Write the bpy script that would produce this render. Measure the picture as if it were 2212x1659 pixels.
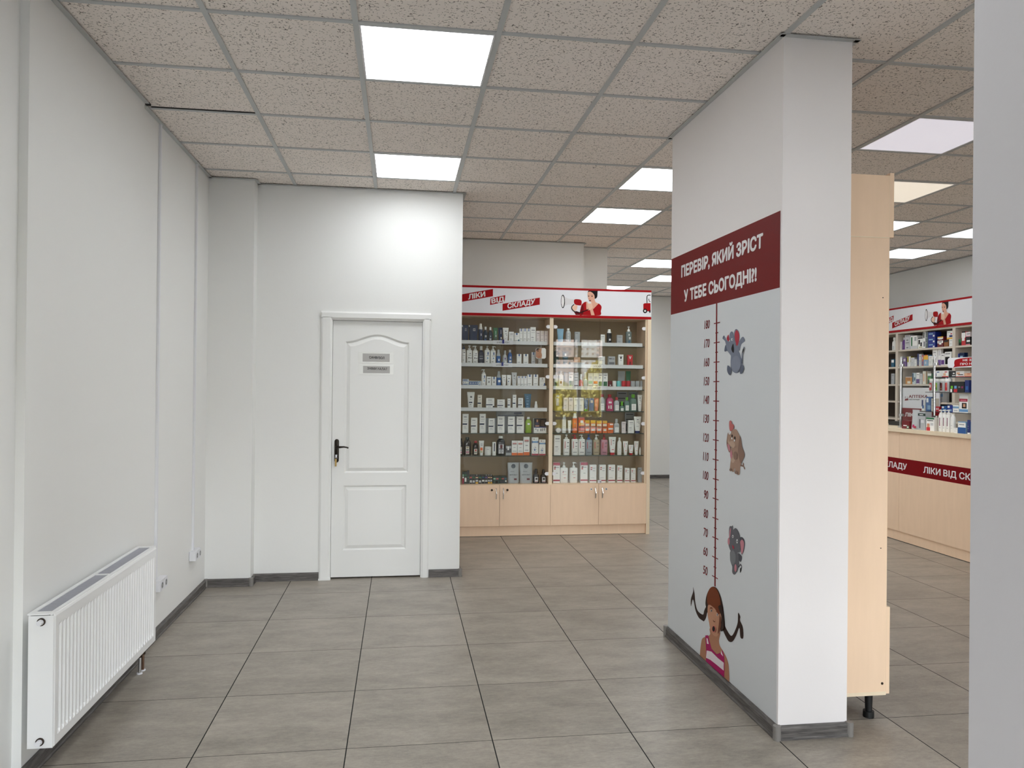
import bpy, bmesh, math, random
from mathutils import Matrix, Vector
random.seed(7)
for o in list(bpy.data.objects): bpy.data.objects.remove(o)
SC = bpy.context.scene
COL = SC.collection

# ------------------------------------------------------------------ camera
CAM_H = 1.4852
def camera_rotation(yaw, pitch, roll):
    cy, sy, cp, sp, cr, sr = math.cos(yaw), math.sin(yaw), math.cos(pitch), math.sin(pitch), math.cos(roll), math.sin(roll)
    Rz = Matrix(((cy, -sy, 0), (sy, cy, 0), (0, 0, 1)))
    B = Matrix(((1, 0, 0), (0, 0, -1), (0, 1, 0)))
    Rx = Matrix(((1, 0, 0), (0, cp, sp), (0, -sp, cp)))
    Rr = Matrix(((cr, -sr, 0), (sr, cr, 0), (0, 0, 1)))
    return Rr @ Rx @ B @ Rz
R = camera_rotation(0.1446, 0.0030, 0.0099)
cam_data = bpy.data.cameras.new('camera')
cam_data.sensor_width = 36.0
cam_data.lens = 1657.94 / 2212 * 36.0
cam_data.clip_start = 0.02
cam = bpy.data.objects.new('camera', cam_data)
COL.objects.link(cam)
cam.matrix_world = Matrix(((R[0][0], -R[1][0], -R[2][0], 0), (R[0][1], -R[1][1], -R[2][1], 0), (R[0][2], -R[1][2], -R[2][2], CAM_H), (0, 0, 0, 1)))
SC.camera = cam

# ------------------------------------------------------------------ world, exposure
SKY_STRENGTH = 29.0
LAMP_STRENGTH = 12.3
world = bpy.data.worlds.new('sky')
SC.world = world
world.use_nodes = True
wn = world.node_tree.nodes
wl = world.node_tree.links
wn.clear()
w_out = wn.new('ShaderNodeOutputWorld')
w_bg = wn.new('ShaderNodeBackground')
w_tc = wn.new('ShaderNodeTexCoord')
w_sep = wn.new('ShaderNodeSeparateXYZ')
w_ramp = wn.new('ShaderNodeValToRGB')
w_ramp.color_ramp.elements[0].position = 0.0
w_ramp.color_ramp.elements[0].color = (0.93, 0.94, 0.965, 1)
w_ramp.color_ramp.elements[1].position = 0.7
w_ramp.color_ramp.elements[1].color = (0.72, 0.84, 1.0, 1)
w_bg.inputs['Strength'].default_value = SKY_STRENGTH
wl.new(w_tc.outputs['Generated'], w_sep.inputs[0])
wl.new(w_sep.outputs['Z'], w_ramp.inputs[0])
wl.new(w_ramp.outputs[0], w_bg.inputs['Color'])
wl.new(w_bg.outputs[0], w_out.inputs['Surface'])
SC.view_settings.view_transform = 'Standard'
SC.view_settings.look = 'None'
SC.view_settings.gamma = 1.0
SC.view_settings.use_curve_mapping = False
SC.view_settings.exposure = -0.06
cy_ = SC.cycles
cy_.use_denoising = True
cy_.adaptive_threshold = 0.02
cy_.max_bounces = 8
cy_.diffuse_bounces = 5
cy_.glossy_bounces = 3
cy_.transmission_bounces = 4
cy_.transparent_max_bounces = 12
cy_.sample_clamp_indirect = 6.0
cy_.caustics_reflective = False
cy_.caustics_refractive = False

# daylight openings of the shop front (behind the camera), unseen window shaped for its light: x0, x1, z0, z1
FRONT_Y = -1.9
OPENINGS = [('unseen_window_1', -0.45, 1.30, 0.42, 2.12), ('door_2', 3.42, 4.62, 0.06, 2.62)]
for nm, x0, x1, z0, z1 in OPENINGS:          # light portals: they only steer sky sampling through the glass
    ld = bpy.data.lights.new('portal', 'AREA')
    ld.shape = 'RECTANGLE'
    ld.size, ld.size_y = x1 - x0, z1 - z0
    ld.cycles.is_portal = True
    lo = bpy.data.objects.new('window_portal', ld)
    lo.location = ((x0 + x1) / 2, FRONT_Y - 0.14, (z0 + z1) / 2)
    lo.rotation_euler = (math.radians(90), 0, 0)
    COL.objects.link(lo)

# ------------------------------------------------------------------ colours and materials
def lin(c):
    c /= 255.0
    return c / 12.92 if c <= 0.04045 else ((c + 0.055) / 1.055) ** 2.4
PALETTE = dict(
    white=(247, 247, 245), creamw=(236, 230, 216), pinkw=(236, 226, 226), greyw=(208, 210, 212), tealw=(205, 220, 224), gwhite=(226, 232, 224),
    silver=(176, 180, 184), foil=(232, 226, 220), black=(16, 16, 18), ink=(14, 13, 15), dgrey=(58, 60, 64), g=(110, 112, 118), lg=(176, 178, 184),
    navy=(20, 40, 78), dnavy=(14, 20, 48), navyb=(24, 44, 110), tab=(28, 84, 150), blue=(34, 92, 160), royal=(28, 48, 140), skyb=(130, 170, 205), sky=(140, 186, 214),
    dteal=(16, 40, 62), dteal2=(52, 82, 88), teal=(28, 92, 124), green=(36, 110, 66), dgreen=(16, 44, 34), lgreen=(110, 190, 40), lime=(150, 184, 50), olive=(170, 160, 60),
    mint=(170, 215, 190), aqua=(110, 196, 196), gglass=(110, 122, 122), cgreen=(96, 128, 118), brown=(32, 20, 14), rust=(150, 92, 40), ochre=(206, 140, 50), bronze=(150, 120, 80),
    red=(196, 34, 46), dred=(110, 16, 26), crimson=(168, 24, 60), salmon=(200, 100, 90), coral=(222, 116, 104), pink=(190, 60, 110), pinkc=(206, 150, 166), lpink=(220, 120, 140),
    orange=(236, 112, 36), yellow=(238, 186, 60), peach=(232, 186, 150), purple=(96, 52, 130), violet=(110, 80, 150), plum=(120, 30, 80), amber=(176, 160, 70),
    clear=(186, 190, 192), clearw=(210, 212, 214), clearb=(170, 178, 188), clearo=(190, 176, 150), pale=(214, 214, 218), bluep=(66, 104, 196), lbl=(110, 160, 210), skin=(206, 152, 120),
    elg=(120, 126, 142), eld=(92, 98, 116), elb=(130, 136, 152), elr=(172, 52, 66), tan=(164, 134, 116), tad=(134, 106, 92), tal=(184, 156, 136), elp=(190, 126, 136), elp2=(190, 104, 102),
    egr=(98, 98, 104), egd=(78, 78, 86), egl=(118, 120, 124), deW=(238, 238, 238), deW2=(236, 234, 234), hair=(44, 24, 18), rust2=(116, 54, 24), skn=(172, 122, 94), skf=(190, 140, 112), skd=(112, 66, 48),
    mag=(166, 24, 92), whp=(226, 214, 218), whp2=(222, 220, 222), sred=(164, 14, 22), swd=(110, 16, 20), skw=(226, 172, 148), skl=(236, 196, 172), hbk=(26, 20, 22), drd=(80, 10, 20),
    chartred=(112, 9, 12), chartink=(112, 14, 22), counterred=(122, 6, 16))
MATS = {}
def new_mat(name):
    m = bpy.data.materials.new(name)
    m.use_nodes = True
    nt = m.node_tree
    return m, nt, nt.nodes['Principled BSDF']
def mat(name, rgb=None, rough=0.5, metal=0.0, spec=0.5):
    if name in MATS: return MATS[name]
    if rgb is None: rgb = PALETTE[name]
    m, nt, b = new_mat(name)
    b.inputs['Base Color'].default_value = (lin(rgb[0]), lin(rgb[1]), lin(rgb[2]), 1)
    b.inputs['Roughness'].default_value = rough
    b.inputs['Metallic'].default_value = metal
    b.inputs['Specular IOR Level'].default_value = spec
    MATS[name] = m
    return m
GLOSSY = dict(navy=.22, dteal=.25, dnavy=.3, black=.25, brown=.15, silver=.3, clear=.15, clearw=.25, clearb=.15, clearo=.15, amber=.15, pinkc=.15, pink=.2, cgreen=.15, gglass=.18, lime=.2, foil=.2)
MATTE = set('chartred chartink sred counterred hair rust2 skn skf skd mag whp ink elg eld elb elr tan tad tal elp elp2 egr egd egl deW deW2 hbk skw skl swd'.split())
def pm(name):
    return mat(name, None, GLOSSY.get(name, 0.42), 0.0, .12 if name in MATTE else .5)
def N(nt, t, **kw):
    n = nt.nodes.new(t)
    for k, v in kw.items(): setattr(n, k, v)
    return n
def noise_bump(nt, b, scale, strength, dist=0.002, detail=3):
    tc = N(nt, 'ShaderNodeNewGeometry')
    nz = N(nt, 'ShaderNodeTexNoise')
    nz.inputs['Scale'].default_value = scale
    nz.inputs['Detail'].default_value = detail
    bp = N(nt, 'ShaderNodeBump')
    bp.inputs['Strength'].default_value = strength
    bp.inputs['Distance'].default_value = dist
    nt.links.new(tc.outputs['Position'], nz.inputs['Vector'])
    nt.links.new(nz.outputs['Fac'], bp.inputs['Height'])
    nt.links.new(bp.outputs['Normal'], b.inputs['Normal'])
def painted(name, rgb, rough, scale=60, strength=0.15):
    m, nt, b = new_mat(name)
    b.inputs['Base Color'].default_value = (lin(rgb[0]), lin(rgb[1]), lin(rgb[2]), 1)
    b.inputs['Roughness'].default_value = rough
    noise_bump(nt, b, scale, strength)
    MATS[name] = m
    return m
painted('pillar_paint', (200, 197, 199), 0.6)
mat('back_shade_brown', (172, 148, 116), 0.55)  # darker than the beige laminate, to paint in the showcase's inner shade
mat('shelf_shade_dark', (72, 62, 54), 0.6)  # shelving back toned down to stand for the shade between shelves
mat('asphalt', (78, 78, 80), 0.8)
mat('cap_grey', (128, 124, 120), 0.45)
mat('grille_grey', (176, 176, 184), 0.4)
painted('pillar_white', (236, 231, 230), 0.6)
painted('wall_paint', (233, 233, 231), 0.6)
painted('door_paint', (230, 230, 228), 0.38, 240, 0.06)
painted('casing_paint', (232, 232, 230), 0.4, 200, 0.05)
painted('radiator_enamel', (236, 236, 236), 0.3, 90, 0.02)
painted('bar_enamel', (188, 190, 190), 0.45, 90, 0.02)
painted('chart_film', (212, 215, 218), 0.45, 300, 0.03)
mat('plastic_white', (226, 226, 230), 0.4)
mat('chrome', (214, 214, 216), 0.18, 1.0)
mat('dark_metal', (62, 50, 40), 0.35, 0.8)
mat('bronze_metal', (40, 33, 26), 0.32, 0.7)
mat('brass', (140, 116, 70), 0.35, 0.9)
mat('rubber_black', (14, 14, 15), 0.5)
mat('groove_dark', (22, 20, 18), 0.8)
mat('paper_grey', (176, 174, 172), 0.6)
mat('tape', (226, 226, 222), 0.25)
mat('strip_white', (226, 228, 230), 0.35)
mat('plastic_grey', (150, 150, 150), 0.45)
mat('copper', (120, 92, 76), 0.35, 0.8)
mat('sign_white', (232, 233, 238), 0.35)

def laminate(name, rgb):
    m, nt, b = new_mat(name)
    geo = N(nt, 'ShaderNodeNewGeometry')
    mp = N(nt, 'ShaderNodeMapping')
    mp.inputs['Scale'].default_value = (9, 9, 1.2)
    nz = N(nt, 'ShaderNodeTexNoise')
    nz.inputs['Scale'].default_value = 3.0
    nz.inputs['Detail'].default_value = 5
    cr = N(nt, 'ShaderNodeValToRGB')
    c = [lin(v) for v in rgb]
    cr.color_ramp.elements[0].color = (c[0] * .93, c[1] * .92, c[2] * .9, 1)
    cr.color_ramp.elements[1].color = (c[0] * 1.05, c[1] * 1.05, c[2] * 1.06, 1)
    nt.links.new(geo.outputs['Position'], mp.inputs['Vector'])
    nt.links.new(mp.outputs[0], nz.inputs['Vector'])
    nt.links.new(nz.outputs['Fac'], cr.inputs[0])
    nt.links.new(cr.outputs[0], b.inputs['Base Color'])
    b.inputs['Roughness'].default_value = 0.42
    MATS[name] = m
laminate('laminate', (240, 210, 180))
laminate('laminate_edge', (236, 218, 190))
laminate('laminate_pale', (214, 204, 190))

def wood_strip():
    m, nt, b = new_mat('grey_wood')
    geo = N(nt, 'ShaderNodeNewGeometry')
    mp = N(nt, 'ShaderNodeMapping')
    mp.inputs['Scale'].default_value = (5, 5, 70)
    nz = N(nt, 'ShaderNodeTexNoise')
    nz.inputs['Scale'].default_value = 2.2
    nz.inputs['Detail'].default_value = 6
    nz.inputs['Distortion'].default_value = 0.6
    cr = N(nt, 'ShaderNodeValToRGB')
    cr.color_ramp.elements[0].position = .3
    cr.color_ramp.elements[0].color = (lin(56), lin(53), lin(51), 1)
    cr.color_ramp.elements[1].position = .72
    cr.color_ramp.elements[1].color = (lin(112), lin(107), lin(104), 1)
    nt.links.new(geo.outputs['Position'], mp.inputs['Vector'])
    nt.links.new(mp.outputs[0], nz.inputs['Vector'])
    nt.links.new(nz.outputs['Fac'], cr.inputs[0])
    nt.links.new(cr.outputs[0], b.inputs['Base Color'])
    b.inputs['Roughness'].default_value = 0.5
    MATS['grey_wood'] = m
wood_strip()

def mth(nt, op, a, b=None, c=None):
    n = N(nt, 'ShaderNodeMath', operation=op)
    for i, v in enumerate((a, b, c)):
        if v is None: continue
        if isinstance(v, (int, float)): n.inputs[i].default_value = v
        else: nt.links.new(v, n.inputs[i])
    return n.outputs[0]

TILE = 0.6
FLOOR_X, FLOOR_Y = -0.8021, 5.5985          # one crossing of the floor joints
def floor_mat():
    m, nt, b = new_mat('floor_tile')
    geo = N(nt, 'ShaderNodeNewGeometry')
    sp = N(nt, 'ShaderNodeSeparateXYZ')
    nt.links.new(geo.outputs['Position'], sp.inputs[0])
    tx = mth(nt, 'DIVIDE', mth(nt, 'SUBTRACT', sp.outputs['X'], FLOOR_X), TILE)
    ty = mth(nt, 'DIVIDE', mth(nt, 'SUBTRACT', sp.outputs['Y'], FLOOR_Y), TILE)
    def edge(t):
        f = mth(nt, 'FRACT', t)
        return mth(nt, 'MULTIPLY', mth(nt, 'MINIMUM', f, mth(nt, 'SUBTRACT', 1.0, f)), TILE)
    jx = mth(nt, 'LESS_THAN', edge(tx), 0.0024)
    jy = mth(nt, 'LESS_THAN', edge(ty), 0.0016)
    joint = mth(nt, 'MAXIMUM', jx, jy)
    cell = N(nt, 'ShaderNodeCombineXYZ')
    nt.links.new(mth(nt, 'FLOOR', tx), cell.inputs[0])
    nt.links.new(mth(nt, 'FLOOR', ty), cell.inputs[1])
    wn_ = N(nt, 'ShaderNodeTexWhiteNoise', noise_dimensions='3D')
    nt.links.new(cell.outputs[0], wn_.inputs['Vector'])
    off = N(nt, 'ShaderNodeVectorMath', operation='SCALE')
    nt.links.new(wn_.outputs['Color'], off.inputs[0])
    off.inputs['Scale'].default_value = 40
    add = N(nt, 'ShaderNodeVectorMath', operation='ADD')
    nt.links.new(geo.outputs['Position'], add.inputs[0])
    nt.links.new(off.outputs[0], add.inputs[1])
    mp = N(nt, 'ShaderNodeMapping')
    mp.inputs['Scale'].default_value = (1.0, 2.3, 1)
    nt.links.new(add.outputs[0], mp.inputs['Vector'])
    n1 = N(nt, 'ShaderNodeTexNoise')
    n1.inputs['Scale'].default_value = 3.2
    n1.inputs['Detail'].default_value = 8
    n1.inputs['Roughness'].default_value = 0.68
    nt.links.new(mp.outputs[0], n1.inputs['Vector'])
    n2 = N(nt, 'ShaderNodeTexNoise')
    n2.inputs['Scale'].default_value = 30
    n2.inputs['Detail'].default_value = 6
    n2.inputs['Roughness'].default_value = 0.75
    nt.links.new(mp.outputs[0], n2.inputs['Vector'])
    n3 = N(nt, 'ShaderNodeTexNoise')
    n3.inputs['Scale'].default_value = 130
    n3.inputs['Detail'].default_value = 5
    n3.inputs['Roughness'].default_value = 0.8
    n3.inputs['Distortion'].default_value = 1.2
    nt.links.new(mp.outputs[0], n3.inputs['Vector'])
    s = mth(nt, 'ADD', mth(nt, 'ADD', mth(nt, 'MULTIPLY', n1.outputs['Fac'], 0.42), mth(nt, 'MULTIPLY', n2.outputs['Fac'], 0.33)), mth(nt, 'MULTIPLY', n3.outputs['Fac'], 0.25))
    cr = N(nt, 'ShaderNodeValToRGB')
    cr.color_ramp.elements[0].position = .36
    cr.color_ramp.elements[0].color = (lin(116), lin(109), lin(100), 1)
    cr.color_ramp.elements[1].position = .64
    cr.color_ramp.elements[1].color = (lin(174), lin(165), lin(153), 1)
    nt.links.new(s, cr.inputs[0])
    hsv = N(nt, 'ShaderNodeHueSaturation')
    nt.links.new(cr.outputs[0], hsv.inputs['Color'])
    nt.links.new(mth(nt, 'ADD', 0.95, mth(nt, 'MULTIPLY', wn_.outputs['Value'], 0.1)), hsv.inputs['Value'])
    mx = N(nt, 'ShaderNodeMix', data_type='RGBA')
    nt.links.new(joint, mx.inputs[0])
    nt.links.new(hsv.outputs[0], mx.inputs[6])
    mx.inputs[7].default_value = (lin(13), lin(12), lin(11), 1)
    nt.links.new(mx.outputs[2], b.inputs['Base Color'])
    nt.links.new(mth(nt, 'MAXIMUM', joint, mth(nt, 'ADD', 0.26, mth(nt, 'MULTIPLY', n2.outputs['Fac'], 0.22))), b.inputs['Roughness'])
    bp = N(nt, 'ShaderNodeBump')
    bp.inputs['Strength'].default_value = 0.25
    bp.inputs['Distance'].default_value = 0.001
    nt.links.new(mth(nt, 'SUBTRACT', s, mth(nt, 'MULTIPLY', joint, 1.5)), bp.inputs['Height'])
    nt.links.new(bp.outputs[0], b.inputs['Normal'])
    MATS['floor_tile'] = m
floor_mat()

def ceiling_mat():
    m, nt, b = new_mat('ceiling_tile')
    geo = N(nt, 'ShaderNodeNewGeometry')
    v = N(nt, 'ShaderNodeTexVoronoi', feature='DISTANCE_TO_EDGE')
    v.inputs['Scale'].default_value = 60
    wv = N(nt, 'ShaderNodeTexNoise')
    wv.inputs['Scale'].default_value = 60
    wv.inputs['Detail'].default_value = 1
    nt.links.new(geo.outputs['Position'], wv.inputs['Vector'])
    sc = N(nt, 'ShaderNodeVectorMath', operation='SCALE')
    sc.inputs['Scale'].default_value = 0.012
    nt.links.new(wv.outputs['Color'], sc.inputs[0])
    ad = N(nt, 'ShaderNodeVectorMath', operation='ADD')
    nt.links.new(geo.outputs['Position'], ad.inputs[0])
    nt.links.new(sc.outputs[0], ad.inputs[1])
    nt.links.new(ad.outputs[0], v.inputs['Vector'])
    n = N(nt, 'ShaderNodeTexNoise')
    n.inputs['Scale'].default_value = 92
    n.inputs['Detail'].default_value = 0
    nt.links.new(geo.outputs['Position'], n.inputs['Vector'])
    pit = mth(nt, 'MULTIPLY', mth(nt, 'LESS_THAN', v.outputs['Distance'], 0.052), mth(nt, 'GREATER_THAN', n.outputs['Fac'], 0.585))
    mx = N(nt, 'ShaderNodeMix', data_type='RGBA')
    nt.links.new(pit, mx.inputs[0])
    mx.inputs[6].default_value = (lin(242), lin(233), lin(226), 1)
    mx.inputs[7].default_value = (lin(128), lin(121), lin(113), 1)
    nt.links.new(mx.outputs[2], b.inputs['Base Color'])
    b.inputs['Roughness'].default_value = 0.85
    bp = N(nt, 'ShaderNodeBump')
    bp.inputs['Strength'].default_value = 0.5
    bp.inputs['Distance'].default_value = 0.002
    nt.links.new(mth(nt, 'SUBTRACT', 1.0, pit), bp.inputs['Height'])
    nt.links.new(bp.outputs[0], b.inputs['Normal'])
    MATS['ceiling_tile'] = m
ceiling_mat()

def glass_mat(name, ior, tint, rough=0.0):
    m = bpy.data.materials.new(name)
    m.use_nodes = True
    nt = m.node_tree
    nt.nodes.clear()
    out = N(nt, 'ShaderNodeOutputMaterial')
    tr = N(nt, 'ShaderNodeBsdfTransparent')
    tr.inputs[0].default_value = (*tint, 1)
    gl = N(nt, 'ShaderNodeBsdfGlossy')
    gl.inputs['Roughness'].default_value = rough
    fr = N(nt, 'ShaderNodeFresnel')
    fr.inputs['IOR'].default_value = ior
    mx = N(nt, 'ShaderNodeMixShader')
    geo = N(nt, 'ShaderNodeNewGeometry')          # thin pane: both reflections sit on the front face
    nt.links.new(mth(nt, 'MULTIPLY', fr.outputs[0], mth(nt, 'SUBTRACT', 1.0, geo.outputs['Backfacing'])), mx.inputs[0])
    nt.links.new(tr.outputs[0], mx.inputs[1])
    nt.links.new(gl.outputs[0], mx.inputs[2])
    nt.links.new(mx.outputs[0], out.inputs[0])
    MATS[name] = m
glass_mat('glass_pane', 1.78, (0.96, 0.97, 0.96))
glass_mat('glass_shelf', 1.45, (0.86, 0.92, 0.88))
glass_mat('acrylic', 1.4, (0.95, 0.96, 0.96))
mat('glass_edge', (46, 62, 56), 0.2)

def lamp_mat():
    m, nt, b = new_mat('lamp_diffuser')
    b.inputs['Base Color'].default_value = (.9, .9, .9, 1)
    b.inputs['Emission Color'].default_value = (0.94, 0.98, 1.0, 1)
    b.inputs['Emission Strength'].default_value = LAMP_STRENGTH
    MATS['lamp_diffuser'] = m
    m, nt, b = new_mat('lamp_diffuser_dim')          # dimmed panels on the pharmacy side
    b.inputs['Base Color'].default_value = (.9, .9, .9, 1)
    b.inputs['Emission Color'].default_value = (0.80, 0.77, 0.88, 1)
    b.inputs['Emission Strength'].default_value = .62
    MATS['lamp_diffuser_dim'] = m
    m, nt, b = new_mat('lamp_diffuser_warm')
    b.inputs['Base Color'].default_value = (.9, .9, .9, 1)
    b.inputs['Emission Color'].default_value = (0.95, 0.84, 0.68, 1)
    b.inputs['Emission Strength'].default_value = .68
    MATS['lamp_diffuser_warm'] = m
    m, nt, b = new_mat('lamp_diffuser_soft')
    b.inputs['Base Color'].default_value = (.9, .9, .9, 1)
    b.inputs['Emission Color'].default_value = (0.95, 0.98, 1.0, 1)
    b.inputs['Emission Strength'].default_value = LAMP_STRENGTH * .2
    MATS['lamp_diffuser_soft'] = m
lamp_mat()

# ------------------------------------------------------------------ mesh helpers
class MB:
    """Collects polygons with a material each; build() links them as ONE mesh object."""
    def __init__(s): s.v, s.f, s.m, s.names = [], [], [], []
    def mi(s, m):
        if m not in s.names: s.names.append(m)
        return s.names.index(m)
    def face(s, pts, m):
        i = len(s.v)
        s.v += [tuple(p) for p in pts]
        s.f.append(tuple(range(i, i + len(pts))))
        s.m.append(s.mi(m))
    def quads(s, verts, faces, m):
        i = len(s.v)
        s.v += [tuple(p) for p in verts]
        k = s.mi(m)
        for f in faces:
            s.f.append(tuple(i + a for a in f))
            s.m.append(k)
    def box(s, x0, x1, y0, y1, z0, z1, m, side=None):
        v = [(x0, y0, z0), (x1, y0, z0), (x1, y1, z0), (x0, y1, z0), (x0, y0, z1), (x1, y0, z1), (x1, y1, z1), (x0, y1, z1)]
        s.quads(v, [(0, 3, 2, 1), (4, 5, 6, 7)], m)
        s.quads(v, [(0, 1, 5, 4), (1, 2, 6, 5), (2, 3, 7, 6), (3, 0, 4, 7)], side or m)
    def pane(s, x0, x1, y0, y1, z0, z1, m, edge, axis):
        v = [(x0, y0, z0), (x1, y0, z0), (x1, y1, z0), (x0, y1, z0), (x0, y0, z1), (x1, y0, z1), (x1, y1, z1), (x0, y1, z1)]
        fs = [[(3, 0, 4, 7), (1, 2, 6, 5)], [(0, 1, 5, 4), (2, 3, 7, 6)], [(0, 3, 2, 1), (4, 5, 6, 7)]]
        for i in range(3): s.quads(v, fs[i], m if i == axis else edge)
    def loft(s, rings, m, cap0=True, cap1=True):
        n = len(rings[0])
        verts = [p for r in rings for p in r]
        fs = []
        for k in range(len(rings) - 1):
            for i in range(n):
                j = (i + 1) % n
                fs.append((k * n + i, k * n + j, (k + 1) * n + j, (k + 1) * n + i))
        if cap0: fs.append(tuple(range(n - 1, -1, -1)))
        if cap1: fs.append(tuple((len(rings) - 1) * n + i for i in range(n)))
        s.quads(verts, fs, m)
    def cyl(s, p0, p1, r, m, n=12, r1=None):
        p0, p1 = Vector(p0), Vector(p1)
        d = (p1 - p0).normalized()
        a = d.orthogonal().normalized()
        b = d.cross(a)
        r1 = r if r1 is None else r1
        rg = []
        for p, q in ((p0, r), (p1, r1)):
            rg.append([p + a * math.cos(2 * math.pi * i / n) * q + b * math.sin(2 * math.pi * i / n) * q for i in range(n)])
        s.loft(rg, m)
    def tube(s, pts, r, m, n=8):
        pts = [Vector(p) for p in pts]
        rg = []
        for i, p in enumerate(pts):
            d = (pts[min(i + 1, len(pts) - 1)] - pts[max(i - 1, 0)]).normalized()
            a = d.cross(Vector((0.123, 0.31, 0.94))).normalized()
            b = d.cross(a)
            q = r[i] if isinstance(r, (list, tuple)) else r
            rg.append([p + a * math.cos(2 * math.pi * k / n) * q + b * math.sin(2 * math.pi * k / n) * q for k in range(n)])
        s.loft(rg, m)
    def build(s, name, parent=None, origin=(0, 0, 0), smooth=False, bevel=0):
        me = bpy.data.meshes.new(name)
        ox, oy, oz = origin
        me.from_pydata([(x - ox, y - oy, z - oz) for x, y, z in s.v], [], s.f)
        for k in s.names: me.materials.append(MATS[k] if k in MATS else pm(k))
        for p, k in zip(me.polygons, s.m): p.material_index = k
        if smooth:
            bm = bmesh.new()
            bm.from_mesh(me)
            bmesh.ops.remove_doubles(bm, verts=bm.verts, dist=1e-6)
            bm.to_mesh(me)
            bm.free()
            for p in me.polygons: p.use_smooth = len(p.vertices) <= 4
            for e in me.edges: pass
        me.update()
        ob = bpy.data.objects.new(name, me)
        COL.objects.link(ob)
        if parent is not None: ob.parent = parent
        elif origin != (0, 0, 0): ob.location = origin
        if bevel:
            bv = ob.modifiers.new('edge', 'BEVEL')
            bv.width, bv.segments, bv.limit_method = bevel, 2, 'ANGLE'
        if smooth:
            try: me.set_sharp_from_angle(angle=math.radians(38))
            except Exception: pass
        return ob

def tag(o, label=None, cat=None, group=None, kind=None):
    if label: o['label'] = label
    if cat: o['category'] = cat
    if group: o['group'] = group
    if kind: o['kind'] = kind
    return o
def thing(name, label, cat, loc=(0, 0, 0), rotz=0, group=None):
    o = bpy.data.objects.new(name, None)
    COL.objects.link(o)
    o.location = loc
    o.rotation_euler = (0, 0, rotz)
    o.empty_display_size = 0.05
    return tag(o, label, cat, group)
def struct(name, mb, **kw):
    return tag(mb.build(name, **kw), kind='structure')

_text = {}
def glyphs(body):
    cu = bpy.data.curves.new('lettering', 'FONT')
    cu.body = body
    cu.resolution_u = 3
    ob = bpy.data.objects.new('lettering', cu)
    COL.objects.link(ob)
    bpy.context.view_layer.update()
    me = bpy.data.meshes.new_from_object(ob.evaluated_get(bpy.context.evaluated_depsgraph_get()))
    vs = [(v.co.x, v.co.y) for v in me.vertices]
    fs = [tuple(p.vertices) for p in me.polygons]
    bpy.data.objects.remove(ob)
    bpy.data.curves.remove(cu)
    bpy.data.meshes.remove(me)
    return vs, fs
def text_geo(body, bold):
    """Outline polygons of a line of capitals; the plain upright letter is drawn as one bar. """
    if body in _text: return _text[body]
    vs, fs, x = [], [], 0.0
    for seg in __import__('re').split('([\u0406I ])', body):
        if seg == '': continue
        if seg == ' ': x += .26; continue
        i = len(vs)
        if seg in '\u0406I':
            vs += [(x + .08, 0, 0), (x + .185, 0, 0), (x + .185, .73, 0), (x + .08, .73, 0)]
            fs.append((i, i + 1, i + 2, i + 3))
            x += .265
            continue
        gv, gf = glyphs(seg)
        for k, f in enumerate(gf):               # variable font outlines overlap: every face gets its own thin layer
            j = len(vs)
            vs += [(x + gv[q][0], gv[q][1], k % 11) for q in f]
            fs.append(tuple(range(j, j + len(f))))
        x += max(a for a, c in gv) + .07
    x0, x1 = min(v[0] for v in vs), max(v[0] for v in vs)
    vs = [((p - x0) / (x1 - x0), q / 0.73, l) for p, q, l in vs]
    _text[body] = (vs, fs, (x1 - x0) / 0.73)
    return _text[body]
def text_on(mb, body, bl, br, tr, tl, m, bold=0.02):
    """Lettering mapped into a quad: baseline bl-br, cap height tl-tr."""
    vs, fs, asp = text_geo(body, 0)
    bl, br, tr, tl = map(Vector, (bl, br, tr, tl))
    e = bold
    nrm = (br - bl).cross(tl - bl).normalized()
    for i, (du, dv) in enumerate(((0, 0), (e, 0), (-e, 0), (0, e), (0, -e), (e * .7, e * .7), (-e * .7, e * .7), (e * .7, -e * .7), (-e * .7, -e * .7)) if e > 0 else ((0, 0),)):   # heavier strokes
        mb.quads([(bl * (1 - (u + du / asp)) + br * (u + du / asp)) * (1 - (t + dv)) + (tl * (1 - (u + du / asp)) + tr * (u + du / asp)) * (t + dv) + nrm * (.00006 * i + .00002 * l) for u, t, l in vs], fs, m)

def spline(pts, closed=True, k=4):
    n = len(pts)
    out = []
    rng = range(n) if closed else range(n - 1)
    for i in rng:
        if closed: p = [pts[(i + j - 1) % n] for j in range(4)]
        else: p = [pts[min(max(i + j - 1, 0), n - 1)] for j in range(4)]
        for q in range(k):
            t = q / k
            out.append(tuple(0.5 * (2 * p[1][a] + (p[2][a] - p[0][a]) * t + (2 * p[0][a] - 5 * p[1][a] + 4 * p[2][a] - p[3][a]) * t * t + (3 * p[1][a] - p[0][a] - 3 * p[2][a] + p[3][a]) * t ** 3) for a in (0, 1)))
    if not closed: out.append(pts[-1])
    return out
def stroke(pts, w):
    pts = spline(pts, False, 5)
    L, Rr = [], []
    for i, p in enumerate(pts):
        a, b = pts[max(i - 1, 0)], pts[min(i + 1, len(pts) - 1)]
        dx, dy = b[0] - a[0], b[1] - a[1]
        q = math.hypot(dx, dy) or 1
        L.append((p[0] - dy / q * w / 2, p[1] + dx / q * w / 2))
        Rr.append((p[0] + dy / q * w / 2, p[1] - dx / q * w / 2))
    return L + Rr[::-1]
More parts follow.
